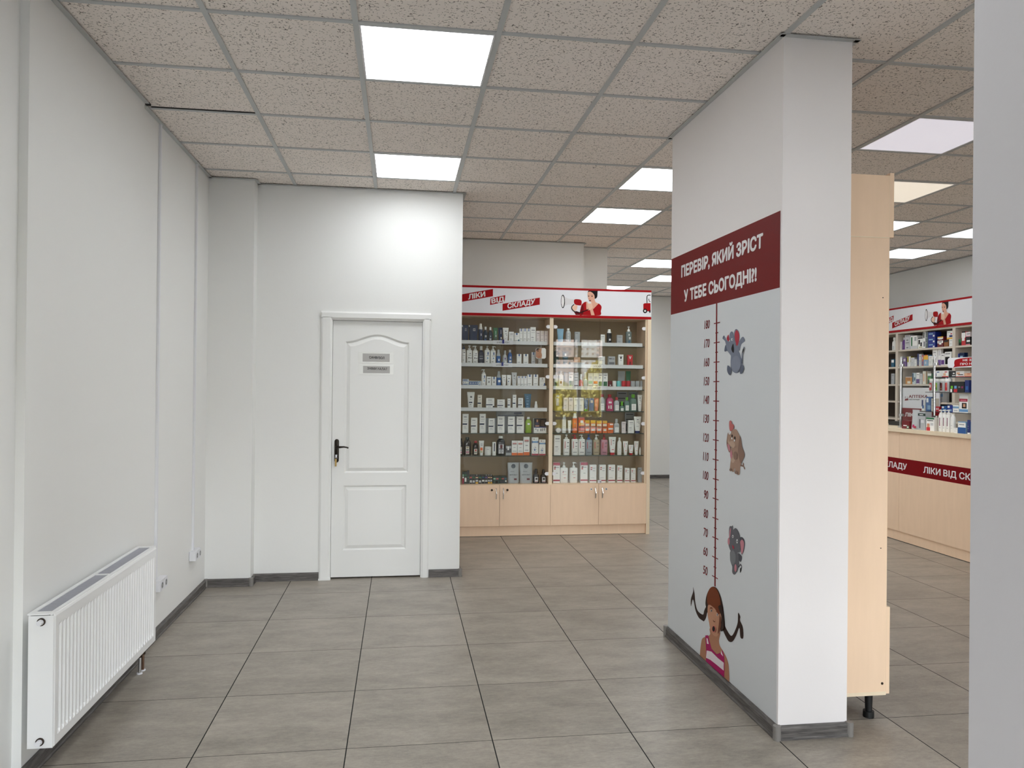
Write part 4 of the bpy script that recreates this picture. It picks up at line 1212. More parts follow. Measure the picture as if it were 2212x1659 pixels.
# ------------------------------------------------------------------ showcases
ZS = [1.905, 1.682, 1.463, 1.242, 1.019, .796]
ZB = .515
def showcase(label, loc, rotz, w, d, strips, plinth=True, end_panel=0.0, hinge_sides=(1, 1), feet=False):
    r = thing('display_cabinet', label, 'cabinet', loc, rotz, 'beige glass showcases')
    t = .018
    we = w - end_panel
    z0 = .1 if plinth else .116
    b = MB()
    b.box(0, t, 0, d, z0, 2.45, 'laminate', None); b.box(we - t, we, 0, d, z0, 2.45, 'laminate')
    b.box(t, we - t, d - .008, d, z0, 2.45, 'back_shade_brown')
    for z in (z0 + t, ZB, 2.19, 2.45): b.box(t, we - t, 0, d - .008, z - t, z, 'laminate')
    b.box(-.0005, .0005 + t, -.0006, 0, z0, 2.45, 'laminate_edge'); b.box(we - t - .0005, we + .0005, -.0006, 0, z0, 2.45, 'laminate_edge')
    b.build('carcass', r)
    if end_panel:
        b = MB(); b.box(we, w, -.019, d, 0, 2.177, 'laminate', None); b.box(we, w, -.0196, -.019, 0, 2.177, 'laminate_edge'); b.build('end_panel', r)
    if plinth:
        b = MB(); b.box(0, we, .004, .02, 0.004, z0 - .002, 'laminate'); b.box(0, we, .006, .018, 0, .004, 'rubber_black'); b.build('plinth', r)
    if feet:
        for x in (.05, we - .05):
            for y in (.05, d - .05):
                b = MB(); b.cyl((x, y, 0), (x, y, .028), .024, 'rubber_black', 16); b.cyl((x, y, .028), (x, y, .106), .015, 'rubber_black', 12, .018); b.cyl((x, y, .104), (x, y, .117), .026, 'rubber_black', 12); b.build('foot', r, smooth=True)
    hw_ = we / 2
    for k in (0, 1):
        x0, x1 = (0.001, hw_ - .0015) if k == 0 else (hw_ + .0015, we - .001)
        dz0, dz1 = z0 + .005, ZB - .006
        b = MB(); b.box(x0, x1, -.018, -.001, dz0, dz1, 'laminate', 'laminate'); b.box(x0, x1, -.0185, -.001, dz1, dz1 + .0008, 'laminate_edge')
        dr = b.build('door', r)
        sx = x1 - .035 if k == 0 else x0 + .033
        b = MB()
        b.tube([(sx, -.018, dz1 - .03), (sx, -.04, dz1 - .034), (sx, -.045, dz1 - .085), (sx, -.04, dz1 - .132), (sx, -.018, dz1 - .136)], [.004, .005, .006, .005, .004], 'chrome'); b.build('handle', dr, smooth=True)
        lx = sx - .042 if k == 0 else sx + .042
        b = MB(); b.cyl((lx, -.018, dz1 - .048), (lx, -.0225, dz1 - .048), .011, 'dark_metal' if w > 1.01 and not end_panel else 'chrome', 16); b.cyl((lx, -.0225, dz1 - .048), (lx, -.024, dz1 - .048), .0055, 'groove_dark', 12); b.build('lock', dr)
        gx0, gx1 = (t + .003, hw_ - .002) if k == 0 else (hw_ + .002, we - t - .003)
        b = MB(); b.pane(gx0, gx1, -.005, -.001, ZB + .004, 2.17, 'glass_pane', 'glass_edge', 1); gd = b.build('glass_door', r)
        for z in (2.083, 1.583, 1.118, .617):
            b = MB(); s = 1 if k == 0 else -1
            xe = gx0 if k == 0 else gx1
            outl = [(xe, z - .0165), (xe + s * .024, z - .0165), (xe + s * .034, z - .009), (xe + s * .037, z), (xe + s * .034, z + .009), (xe + s * .024, z + .0165), (xe, z + .0165)]
            b.loft([[(x, -.005, zz) for x, zz in outl], [(x, -.012, zz) for x, zz in outl]], 'plastic_white')
            b.build('hinge', gd)
    if end_panel:
        b = MB(); x = hw_ + .02
        b.box(x - .028, x + .006, -.012, -.005, ZB + .006, ZB + .034, 'plastic_white'); b.cyl((x, -.012, ZB + .018), (x, -.02, ZB + .018), .010, 'chrome', 14); b.cyl((x, -.02, ZB + .018), (x, -.021, ZB + .018), .005, 'groove_dark', 10); b.build('lock', gd)
    for i, z in enumerate(ZS):
        b = MB(); b.box(t + .002, we - t - .002, .02, d - .01, z - .007, z, 'glass_shelf', 'glass_edge'); sh = b.build('shelf', r)
        if i < strips:
            x1_ = we - t - .018 - (.0 if i % 2 else .008)
            b = MB(); b.box(t + .006, x1_, .0145, .0185, z - .004, z + .031, 'strip_white'); b.box(t + .006, x1_, .012, .0145, z + .028, z + .031, 'strip_white'); b.box(t + .006, x1_, .012, .0145, z - .004, z - .001, 'strip_white'); ps = b.build('price_strip', sh)
    return r
CAB_Y = 7.53
cabA = showcase('tall beige glass showcase beside the restroom wall, dark lock plates', (.473, CAB_Y, 0), 0, 1.018, .298, 4)
cabB = showcase('tall beige glass showcase reflecting the street, open side to the hall', (1.491, CAB_Y, 0), 0, 1.026, .298, 3, end_panel=.036)
cabC = showcase('tall beige cabinet seen end on behind the white pillar', (2.172, 3.172, 0), math.pi / 2, 1.0, .25, 0, plinth=False, feet=True)
for (x, z, rr) in ((-.012 - .006, .168, .006), (-.03, .775, .0025), (-.03, 1.9, .0025)):
    b = MB(); b.cyl((0.0005, -x, z), (-.0015, -x, z), rr, 'dark_metal', 12); b.build('screw', cabC)
b = MB(); b.box(-.0015, 0, .0, .232, 2.168, 2.172, 'laminate_edge'); b.build('edge_band', cabC)
b = MB(); b.box(-.0015, 0, .0, .248, .116, .132, 'laminate_edge'); b.build('edge_band', cabC)

def name_plate(x0, x1, z, words):
    t = thing('brand_plate', words[2], 'sign', ((x0 + x1) / 2, 7.54, z))
    o = tuple(t.location)
    b = MB(); b.box(x0, x1, 7.5395, 7.5412, z - .006, z + .034, 'sign_white'); b.build('plate', t, o)
    b = MB(); text_on(b, words[0], (words[3], 7.539, z + .006), (words[4], 7.539, z + .006), (words[4], 7.539, z + .024), (words[3], 7.539, z + .024), 'ink', -.01); b.build('lettering', t, o)
    if words[1]:
        b = MB(); xm = (words[3] + words[4]) / 2; b.box(xm - .01, xm + .01, 7.5376, 7.5386, z + .004, z + .042, 'royal'); b.build('emblem', t, o)
name_plate(.905, 1.104, 1.905, ('LA ROCHE-POSAY', 1, 'small white brand plate with blue emblem on the top shelf strip', .942, 1.068))
name_plate(.900, 1.098, 1.682, ('LA ROCHE-POSAY', 1, 'small white brand plate with blue emblem on the second shelf strip', .938, 1.062))
name_plate(1.84, 2.055, 1.682, ('VICHY', 0, 'small white brand plate lettered in black on the second shelf strip', 1.928, 2.006))
name_plate(1.84, 2.065, 1.463, ('VICHY', 0, 'small white brand plate lettered in black on the third shelf strip', 1.925, 2.003))

# ------------------------------------------------------------------ red and white fascia signs
def fascia(label, place, x0, x1, loc, dx, icon):
    """place(x, z, lift) -> world point; x runs along the sign"""
    r = thing('fascia_sign', label, 'sign', loc, 0, 'red and white pharmacy signs')
    o = tuple(r.location)
    z0, z1 = 2.178, 2.474
    def slab(b, a0, a1, c0, c1, l0, l1, m):
        b.loft([[place(a0, c0, l0), place(a1, c0, l0), place(a1, c1, l0), place(a0, c1, l0)], [place(a0, c0, l1), place(a1, c0, l1), place(a1, c1, l1), place(a0, c1, l1)]], m)
    b = MB(); slab(b, x0, x1, z0, z1, -.012, 0, 'sign_white'); b.build('panel', r, o)
    for c0, c1 in ((z0, z0 + .026), (z1 - .021, z1)):
        b = MB(); slab(b, x0, x1, c0, c1, 0, .0015, 'sred'); tag(b.build('border', r, o), 'red border strip')
    reps = [d for d in dx]
    for d in reps:
        for i, (c, k, pts) in enumerate(BANNERS):
            P = [(a * 1e-4 + d, z * 1e-4) for a, z in pts]
            P = [(max(a, x0), z) for a, z in P]
            if max(a for a, z in P) - x0 < .02: continue
            b = MB(); b.face([place(a, z, .0006 + .0002 * i) for a, z in P], c); bo = b.build('word_banner', r, o)
            word, _, q = BANNER_TEXT[i]
            b = MB(); text_on(b, word, *[place(a * 1e-4 + d, z * 1e-4, .0016) for a, z in q], 'deW2', .05); b.build('lettering', bo, o)
        b = MB(); decal(b, WOMAN, lambda a, z, l: place(a + d, min(max(z, z0 + .02), z1 - .021), l), .00022); tag(b.build('woman_picture', r, o), 'printed woman in red calling through a megaphone')
        if icon:
            b = MB(); decal(b, TRUCK, lambda a, z, l: place(min(a + d, x1), z, l), .0009); tag(b.build('forklift_emblem', r, o), 'red and black forklift emblem')
    return r
fascia('long white and red lettered sign topping the glass showcases', lambda a, z, l: (a, 7.514 - l, z), .474, 2.517, (1.5, 7.514, 2.178), (0.0,), True)
# the same print over the pharmacy shelves: it runs along -Y there
PH_X = 5.885
fascia('white and red lettered sign above the pharmacy shelves', lambda a, z, l: (PH_X - l, 9.52 - a, z), 0.0, 3.4, (PH_X, 8.0, 2.178), (0.0,), False)
# plain board over the beige side cabinet
b = MB(); b.box(2.173, 2.193, 3.172, 4.172, 2.172, 2.462, 'laminate', None); tag(b.build('fascia_board', None, (2.183, 3.67, 2.17)), 'beige board edge at the top of the end on cabinet', 'board')

# hanging shelf card
t = thing('shelf_card', 'square card with a face photo hanging in the showcase', 'card', (1.388, 7.552, 1.77))
o = tuple(t.location)
def rr(x0, x1, z0, z1, q): return [(x0 + q, z0), (x1 - q, z0), (x1, z0 + q), (x1, z1 - q), (x1 - q, z1), (x0 + q, z1), (x0, z1 - q), (x0, z0 + q)]
b = MB(); b.loft([[(x, 7.552, z) for x, z in rr(1.336, 1.44, 1.765, 1.87, .012)], [(x, 7.551, z) for x, z in rr(1.336, 1.44, 1.765, 1.87, .012)]], 'white')
b.face([(x, 7.5505, z) for x, z in ((1.338, 1.78), (1.36, 1.767), (1.395, 1.768), (1.4, 1.8), (1.392, 1.83), (1.396, 1.868), (1.35, 1.868), (1.338, 1.85))], 'skf')
b.face([(x, 7.5502, z) for x, z in ((1.338, 1.84), (1.36, 1.853), (1.38, 1.862), (1.366, 1.868), (1.345, 1.866))], 'hair'); b.face([(x, 7.5502, z) for x, z in ((1.346, 1.838), (1.362, 1.836), (1.368, 1.842), (1.356, 1.847))], 'ink')
b.face([(x, 7.5502, z) for x, z in ((1.352, 1.782), (1.372, 1.787), (1.386, 1.796), (1.37, 1.778))], 'salmon')
b.build('card', t, o)
b = MB(); b.box(1.386, 1.391, 7.5512, 7.5518, 1.865, 1.905, 'clear'); b.build('strip', t, o)

# ------------------------------------------------------------------ products
LN = '18 82 80 84 g;16 84 68 70 lg;16 60 40 43 g;16 70 30 32 lg;16 55 20 22 lg'
TB = '36 64 82 100 tab;18 82 70 72 lg;16 75 33 36 g;16 60 24 26 lg'
NV = '0 80 42 50 navy;20 70 82 86 g;18 82 70 72 lg;18 70 60 62 lg;18 60 30 32 g;18 70 22 24 lg'
PAT = {
 'L': LN, 'T': TB, 'TT': TB + ';74 100 0 42 teal', 'F': '24 76 76 97 foil;18 82 66 68 lg;16 70 40 42 g;16 60 24 26 lg',
 'E': '34 66 46 58 ink;44 60 44 53 white;20 80 80 86 g;18 82 68 70 lg;18 80 24 26 lg', 'TE': '36 64 78 100 tab;34 66 46 58 ink;44 60 44 53 white;18 82 68 70 lg;18 80 24 26 lg',
 'Q': '70 100 0 34 blue;80 100 34 50 blue;40 60 80 94 lg;18 82 68 70 g;16 60 35 37 lg', 'X': '0 74 48 92 tab;6 12 60 80 white;20 26 60 80 white;34 40 60 80 white;48 54 60 80 white;62 68 60 80 white;76 94 40 94 lbl;78 92 50 84 greyw;12 20 8 34 navy;34 52 16 26 g',
 'N': NV, 'NW': NV + ';82 100 2 36 ink;88 98 6 26 white', 'Z': '0 100 42 100 ink;12 40 46 76 navy;20 32 74 92 skin;10 42 44 52 skin;55 80 50 90 brown;0 100 36 43 navyb;10 20 24 30 g;26 34 10 26 lg;52 60 12 30 g;66 72 12 32 g;80 86 16 34 g',
 'V': '42 70 30 92 navy;48 56 8 12 ink', 'M': '0 100 72 100 silver;28 60 54 92 white;0 100 0 26 silver',
 'O': '0 100 0 17 orange;14 86 78 84 salmon;14 86 73 76 dred;30 70 52 55 g;14 82 26 29 g', 'D': '0 100 70 79 lbl;0 8 68 81 navyb;92 100 68 81 navyb;0 100 0 8 crimson;26 40 88 93 dred;52 76 86 88 lg;36 54 24 36 blue;30 36 38 42 navyb;58 64 40 44 navyb;66 72 30 34 navyb;62 68 18 22 navyb;44 50 12 16 navyb;26 32 16 20 navyb;18 24 28 32 navyb;46 52 42 48 navyb',
 'HC': '0 100 0 46 crimson;10 90 46 60 white;10 90 66 78 mint', 'HM': '0 100 66 78 green;18 82 16 50 white', 'HD': '20 80 44 54 green;10 90 10 38 dgreen',
 'HR': '6 94 60 76 salmon;6 94 12 38 greyw', 'HG': '6 94 60 76 green;10 90 12 36 greyw', 'HY': '6 94 60 74 peach;6 94 22 42 greyw;6 94 0 18 yellow;30 60 90 98 white', 'HT': '6 94 60 76 teal;6 94 22 42 white', 'HP': '6 94 60 76 violet;6 94 20 40 greyw;40 70 90 98 white',
 'HX': '2 18 58 76 mint;22 40 58 76 salmon;44 58 58 76 green;62 80 58 76 salmon;84 98 58 76 teal;50 84 8 44 dgrey;88 98 20 44 white;18 34 6 36 brown',
 'G': '12 60 86 90 g;12 80 60 64 lg;12 70 30 34 lg', 'GG': '10 50 76 82 ink;56 90 74 80 g;10 90 30 50 g;10 60 4 12 ink', 'VV': '34 66 72 76 g;30 40 76 90 ink;40 50 66 82 ink;50 60 66 82 ink;60 70 76 90 ink;30 70 54 57 g;6 20 10 18 red', 'VR': '30 40 80 92 white;40 50 70 84 white;50 60 70 84 white;60 70 80 92 white;36 64 20 50 dred',
 'GH': '10 90 4 48 green;10 90 10 20 lgreen;16 84 84 88 g;16 60 68 72 g', 'GK': '10 90 8 24 ink;16 84 84 88 g;16 80 68 72 g;16 80 52 56 g', 'GM': '8 92 34 52 mint;8 92 6 24 dgreen;20 80 66 80 pale', 'GO': '8 92 34 50 orange;8 92 6 24 rust;20 80 66 80 pale',
 'LB': '20 80 78 84 skyb;16 84 60 64 skyb;16 84 40 46 pale;20 70 20 24 skyb', 'OA': '0 100 88 100 coral;30 80 64 82 creamw;6 94 50 66 yellow;6 94 34 44 dred;10 90 14 34 coral;0 100 8 12 creamw', 'OB': '0 100 80 100 yellow;8 92 56 74 creamw;0 100 44 52 rust;18 82 16 34 creamw', 'OC': '40 96 80 94 white;16 96 34 50 white;10 60 20 26 rust',
 'RT': '0 100 86 100 crimson;0 100 90 93 lpink;0 100 9 16 crimson;12 40 74 80 dred;12 34 66 72 red;44 84 74 78 lg;40 70 46 48 g', 'RB': '0 100 9 15 crimson;12 38 82 87 red;12 34 72 77 crimson;44 84 80 83 lg;44 80 66 68 g;14 66 26 28 lg',
 # bottle labels
 'PA': '45 78 72 88 pale;50 74 76 84 g', 'LA': '50 80 60 80 pale;30 70 10 40 dteal', 'LB': '30 80 62 84 pale;20 70 8 42 blue', 'LC': '44 66 66 84 tealw;24 78 34 54 pale', 'LD': '50 74 60 84 mint;48 84 40 56 pale;20 80 4 34 dgrey', 'LE': '60 80 62 92 pale;56 94 24 40 white;30 80 4 20 skyb', 'LF': '34 70 80 86 g;30 84 64 67 g;60 90 54 57 g;20 66 30 33 lg',
 'PB': '40 90 84 90 g;10 90 66 70 lg;10 60 34 38 lg', 'PC': '50 84 82 88 g;28 90 70 73 g;28 50 50 58 ink;64 96 50 56 g;20 70 24 28 g;30 80 8 18 lg', 'PT': '56 80 76 96 tab;30 92 68 71 g;48 74 48 58 lbl;20 60 26 30 g;20 80 12 15 lg', 'LG': '36 80 78 94 white;46 72 46 62 tealw;24 70 8 26 dteal', 'LH': '48 78 56 82 white;30 80 36 40 skyb', 'LI': '40 76 76 98 violet;56 96 40 56 white', 'LJ': '44 78 74 96 pale;24 88 40 58 white;20 60 22 26 skyb', 'LK': '30 86 62 88 white;30 80 46 50 skyb', 'LL': '30 72 74 80 g;20 50 48 56 blue;20 66 30 34 lg',
 'NB': '12 78 40 47 navy;34 74 72 82 g;26 60 60 63 lg;26 60 28 32 g;26 70 18 20 lg', 'LM': '22 60 84 90 lbl;20 66 72 78 skyb;20 74 56 60 skyb;20 62 32 40 skyb;20 60 16 20 skyb', 'LN': '30 70 50 53 lg;24 76 30 32 lg', 'LO': '30 76 80 98 white;30 70 50 53 olive', 'LP': '24 78 6 78 creamw;32 70 64 72 bronze;30 72 40 52 g;26 76 14 34 pinkc', 'LR': '18 84 6 70 creamw;38 68 42 64 red;26 76 24 34 g', 'LS': '20 80 72 82 lg;30 80 62 66 ink;14 86 20 46 orange;16 84 4 12 olive', 'LT': '22 58 44 54 ink;64 84 34 66 orange;70 78 42 58 white;0 100 12 18 red', 'LU': '14 88 8 90 pale;36 70 54 84 dred;20 84 46 52 ink;30 76 22 36 lg', 'LV': '16 84 8 88 pale;32 72 46 74 ink;16 84 12 18 crimson',
 'PS': '18 60 58 60 g;20 56 30 32 lg;56 84 12 22 dred', 'L0': '30 66 88 96 white;30 62 30 80 pale', 'LW': '36 80 44 62 pale;30 70 76 78 g', 'LX': '40 60 78 92 white;50 84 50 68 pale;36 70 8 40 teal', 'LY': '46 70 70 80 white;30 80 50 52 green;30 80 34 36 green', 'LZ': '30 70 62 84 white;20 84 44 48 skyb', 'LY2': '6 94 10 52 green;6 94 30 44 dgreen', 'LQ': '20 70 38 60 rust;10 90 8 36 pinkw;30 80 70 74 lg', 'LW2': '', 'LAB': '12 90 4 74 white;24 76 50 53 g;24 76 30 32 lg', 'LPB': '26 74 76 94 white;20 36 20 52 white;54 78 18 54 white;62 72 24 32 ink;62 72 40 48 ink', 'LO2': '30 60 70 76 navyb;24 76 40 44 rust', 'LRV': '14 24 44 94 red;60 92 82 88 g;52 90 56 60 g;60 90 40 43 lg;14 84 14 17 dgrey', 'LRT': '16 26 48 92 red;52 86 78 84 g;56 84 60 64 lg;30 76 14 18 red', 'LRB': '22 44 80 86 dred;22 40 72 77 red;48 80 80 83 lg;20 80 58 60 salmon;40 72 32 36 red', 'LG2': '10 90 10 60 greyw', 'LPS': '36 62 34 88 plum;30 76 20 23 lg', 'PN': '26 60 6 22 pink;50 94 2 14 crimson',
 # pharmacy cartons
 'LG': '14 86 80 90 g;14 86 60 66 lg;30 70 16 30 g', 'GL': '10 30 20 90 green;60 90 60 90 silver;0 100 0 24 greyw', 'ZZ': '10 40 40 80 ink;50 80 20 56 ink;20 90 8 14 olive;0 100 90 100 dgrey', 'ZV': '20 60 60 94 ink;30 80 10 40 g', 'NB1': '12 70 50 74 skyb;68 90 10 40 white', 'HV': '0 100 62 100 white;30 70 40 62 white;10 80 76 88 dgrey', 'HVY': '0 100 72 100 yellow;0 100 44 72 white;20 80 30 60 white', 'BR': '0 100 70 100 brown;34 64 0 70 rust', 'YW': '0 100 0 20 yellow;42 100 24 48 navyb;10 60 80 84 g;60 86 56 70 red', 'RW': '0 100 56 92 white;10 80 34 60 white;6 94 92 100 ink', 'PK': '20 96 40 60 white;0 100 0 14 lpink', 'PW': '0 100 0 12 lpink;24 96 50 66 g', 'PV': '20 80 60 90 pale;0 100 0 34 violet', 'OV': '50 100 0 100 white', 'YB': '0 100 56 92 yellow;20 90 92 100 orange;30 60 16 40 pale', 'LT': '16 70 78 82 g', 'PV2': '0 100 6 44 purple;16 84 80 86 g', 'BK': '6 72 6 62 ink;10 80 82 88 g', 'TL': '10 90 56 90 white', 'OS': '20 30 50 90 rust;40 50 50 90 rust;60 70 50 90 rust;30 80 8 40 creamw;0 100 92 100 pale', 'TW': '0 40 20 96 teal;56 90 30 60 teal', 'BW': '70 100 0 100 bronze;10 40 20 80 peach', 'GW': '0 100 78 100 white;20 80 20 60 lgreen;10 50 10 40 dgreen', 'RX': '20 70 34 46 white;64 96 4 40 green;70 90 14 30 white', 'GB': '0 100 78 92 dgreen;20 70 83 87 white;14 36 10 60 g;40 80 40 56 pale', 'GX': '0 100 86 100 green;10 90 74 80 dgreen;10 44 20 54 skin;4 50 0 26 red;54 90 40 60 greyw', 'WB': '0 100 52 92 white;14 80 72 78 g;24 70 8 22 red;0 100 0 50 tab', 'BL': '0 60 40 100 navyb;20 80 20 50 blue', 'BB': '10 50 60 90 white;30 90 10 40 skyb', 'R21': '16 40 30 70 white;46 56 46 54 white;62 80 30 70 white', 'WS': '0 100 56 84 skyb;20 80 20 30 lg', 'WP': '0 94 58 74 crimson;14 80 62 68 lpink;30 84 22 52 brown;44 70 30 46 skin;0 100 4 18 lbl'}
def patches(code):
    s = PAT.get(code, '')
    if not s: return []
    return [(float(a) / 100, float(b) / 100, float(c) / 100, float(d) / 100, m) for a, b, c, d, m in (q.split() for q in s.split(';'))]
def front_print(mb, code, x0, x1, z0, z1, y, step=.00006, y_of=None):
    for i, (a, b_, c, d, m) in enumerate(patches(code)):
        X0_, X1_ = x0 + (x1 - x0) * a, x0 + (x1 - x0) * b_
        Z0_, Z1_ = z0 + (z1 - z0) * c, z0 + (z1 - z0) * d
        yy = y - .0003 - step * i
        f = y_of or (lambda z: 0.0)
        if code in ('N', 'NW', 'NV') and i == 0: mb.face([(X0_, yy, Z0_), (X1_ - (x1 - x0) * .06, yy, Z0_), (X1_, yy, Z1_), (X0_, yy, Z1_)], m)
        else: mb.face([(X0_, yy + f(Z0_), Z0_), (X1_, yy + f(Z0_), Z0_), (X1_, yy + f(Z1_), Z1_), (X0_, yy + f(Z1_), Z1_)], m)
def sup(cx, cy, rx, ry, z, n=20, e=2.6):
    out = []
    for i in range(n):
        a = 2 * math.pi * i / n
        c, s = math.cos(a), math.sin(a)
        out.append((cx + rx * math.copysign(abs(c) ** (2 / e), c), cy + ry * math.copysign(abs(s) ** (2 / e), s), z))
    return out
KIND = {'C': ('carton', 'carton'), 'P': ('pump_bottle', 'bottle'), 'B': ('cap_bottle', 'bottle'), 'T': ('squeeze_tube', 'tube'), 'U': ('refill_pouch', 'pouch'), 'J': ('cream_jar', 'jar'), 'S': ('spray_bottle', 'bottle'), 'D': ('round_tin', 'tin')}
def product(spec, w, h, loc, rotz, label, group):
    """One packaged product; front faces local -Y, base at z=0, centred on x=0, front at y=0."""
    q = spec.split()
    k = q[0]
    nm, cat = KIND[k]
    hw = w / 2
    if k == 'C':
        style, col = q[1], q[2]
        d = min(max(w * .62, .026), .075)
        mb = MB(); mb.box(-hw, hw, 0, d, 0, h, col)
        front_print(mb, style, -hw, hw, 0, h, 0)
        o = mb.build(nm); o.location = loc; o.rotation_euler = (0, 0, rotz)
        return tag(o, label, cat, group)
    t = thing(nm, label, cat, loc, rotz, group)
    if k in 'PBS':
        col, cap, style = q[1], q[2], q[3]
        fb = float(q[-1])
        d = min(w * .66, .055) if w > .03 else w * .9
        cy = d / 2 + .001
        e = 3.4 if k == 'P' else (2.3 if k == 'S' else 2.9)
        hb = h * fb
        nw = min(.013, w * .3)
        mb = MB()
        if k == 'S': prof = [(0, .92), (.03, 1), (.9, 1), (.97, .94), (1.0, .84)]
        elif k == 'P': prof = [(0, .93), (.02, 1), (.93, 1), (.975, .94), (1.0, .62)]
        else: prof = [(0, .92), (.02, 1), (.76, 1), (.86, .93), (.94, .7), (1.0, .42)]
        mb.loft([sup(0, cy, hw * s, d / 2 * s, hb * z, e=e) for z, s in prof], col)
        mb.build('body', t, smooth=True)
        top = prof[2][0] * hb
        mb = MB(); front_print(mb, style, -hw * .82, hw * .82, hb * .04, top * .97, cy - d / 2 - .0004 + d * .015)
        if mb.f: mb.build('label', t)
        mb = MB()
        if k == 'P':
            s = float(q[4])
            hh = h - hb
            mb.loft([sup(0, cy, nw * 1.15, nw * 1.15, hb - .001, e=2), sup(0, cy, nw * 1.15, nw * 1.15, hb + hh * .26, e=2), sup(0, cy, nw * .8, nw * .8, hb + hh * .38, e=2), sup(0, cy, nw * .42, nw * .42, hb + hh * .42, e=2), sup(0, cy, nw * .42, nw * .42, hb + hh * .74, e=2), sup(0, cy, nw * .85, nw * .85, hb + hh * .78, e=2), sup(0, cy, nw * .8, nw * .8, h - hh * .03, e=2), sup(0, cy, nw * .6, nw * .6, h, e=2)], cap)
            z = h - hh * .13
            dx, dy = (s, -.25) if s else (0, -1)
            L_ = min(w * .55, .028)
            mb.tube([(0, cy, z), (dx * L_ * .6, cy + dy * L_ * .5, z + .001), (dx * L_, cy + dy * L_ * (.9 if not s else .6), z - .004)], [nw * .5, nw * .38, nw * .3], cap)
            mb.build('pump', t, smooth=True)
        elif k == 'S':
            mb.loft([sup(0, cy, hw * .86, d / 2 * .86, hb - .0005, e=2.2), sup(0, cy, hw * .86, d / 2 * .86, hb + (h - hb) * .2, e=2.2), sup(0, cy, hw * .6, d / 2 * .62, hb + (h - hb) * .5, e=2.2), sup(0, cy, hw * .56, d / 2 * .6, h - (h - hb) * .1, e=2.2), sup(0, cy, hw * .45, d / 2 * .46, h, e=2.2)], cap)
            mb.build('cap', t, smooth=True)
        else:
            cw = hw * (.5 if style != 'LV' else .62)
            cd = min(cw, d / 2)
            mb.loft([sup(0, cy, hw * .40, d / 2 * .4, hb - .002, e=2), sup(0, cy, hw * .40, d / 2 * .4, hb + (h - hb) * .12, e=2)], col)
            mb.loft([sup(0, cy, cw, cd, hb + (h - hb) * .1, e=2.2), sup(0, cy, cw * (.96 if style != 'LV' else .6), cd * .96, h - .002, e=2.2), sup(0, cy, cw * (.86 if style != 'LV' else .5), cd * .86, h, e=2.2)], cap)
            mb.build('cap', t, smooth=True)
    elif k == 'T':
        col, cap, style, fc = q[1], q[2], q[3], float(q[4])
        hc = h * fc
        d = min(w * .5, .036)
        cy = d / 2 + .001
        wb = hw * .66 if w > .03 else hw * .9
        mb = MB()
        rings = []
        for i in range(8):
            u = i / 7
            rx = wb + (hw - wb) * u
            ry = (d / 2) * (1 - u) ** .8 + .0012
            rings.append(sup(0, cy, rx, ry, hc + (h - hc - .006) * u, e=2.2 + u * 2))
        rings.append(sup(0, cy, hw, .0012, h, e=4))
        mb.loft(rings, col)
        mb.build('body', t, smooth=True)
        mb = MB(); z0_, z1_ = hc + (h - hc) * .04, h * .94
        front_print(mb, style, -wb, wb, z0_, z1_, cy, y_of=lambda z: -(d / 2) * (1 - max(0, min(1, (z - hc) / (h - hc)))) ** .8 - .0016)
        mb.build('label', t)
        if fc > 0:
            mb = MB(); mb.loft([sup(0, cy, wb * .86, d / 2 * .9, 0, e=2.3), sup(0, cy, wb * .96, d / 2 * 1.0, hc * .5, e=2.3), sup(0, cy, wb * .96, d / 2, hc, e=2.3)], cap); mb.build('cap', t, smooth=True)
    elif k == 'U':
        col, style = q[1], q[3]
        d = min(w * .5, .05)
        cy = d / 2 + .001
        mb = MB()
        rings = []
        for u, rx, ry in ((0, .92, .95), (.05, .96, 1.0), (.2, .97, .85), (.5, .97, .5), (.75, .98, .22), (.93, 1.0, .04), (1.0, 1.0, .02)):
            rings.append([(x + .0012 * math.sin(40 * u + 90 * x), y, z) for x, y, z in sup(0, cy, hw * rx, d / 2 * ry, h * u, e=2.8)])
        mb.loft(rings, col)
        mb.build('body', t, smooth=True)
        mb = MB()
        def yo(z):
            u = z / h
            tb = ((0, .95), (.05, 1.0), (.2, .85), (.5, .5), (.75, .22), (.93, .04), (1.01, .02))
            for (a, va), (c, vc) in zip(tb, tb[1:]):
                if a <= u <= c: return -(d / 2) * (va + (vc - va) * (u - a) / (c - a)) - .002
            return 0
        front_print(mb, style, -hw * .8, hw * .8, h * .05, h * .92, cy, y_of=yo)
        mb.build('label', t)
        if style == 'PS':
            mb = MB()
            n = 20
            for r0, r1 in ((.016, .021), (.009, .013), (.002, .006)):
                for i in range(n):
                    a, c = 2 * math.pi * i / n, 2 * math.pi * (i + 1) / n
                    mb.face([(r_ * math.cos(g_), cy + yo(h * .82) - .0012, h * .82 + r_ * math.sin(g_)) for r_, g_ in ((r0, a), (r1, a), (r1, c), (r0, c))], 'dteal')
            mb.build('emblem', t)
            mb = MB()
            for wd, z0_, z1_, x_ in (('BATH SALT', .385, .43, .62),):
                text_on(mb, wd, (-hw * x_, cy + yo(h * z0_) - .001, h * z0_), (hw * x_, cy + yo(h * z0_) - .001, h * z0_), (hw * x_, cy + yo(h * z1_) - .001, h * z1_), (-hw * x_, cy + yo(h * z1_) - .001, h * z1_), 'ink', .03)
            mb.build('lettering', t)
        if q[2] == 'spout':
            mb = MB(); mb.cyl((-hw * .9, cy, h * .9), (-hw * .98 + .001, cy, h * .98), .006, 'white', 12); mb.build('spout', t, smooth=True)
    elif k == 'J':
        col, lid, style, fb = q[1], q[2], q[3], float(q[4])
        cy = hw * .8 + .001
        hb = h * fb
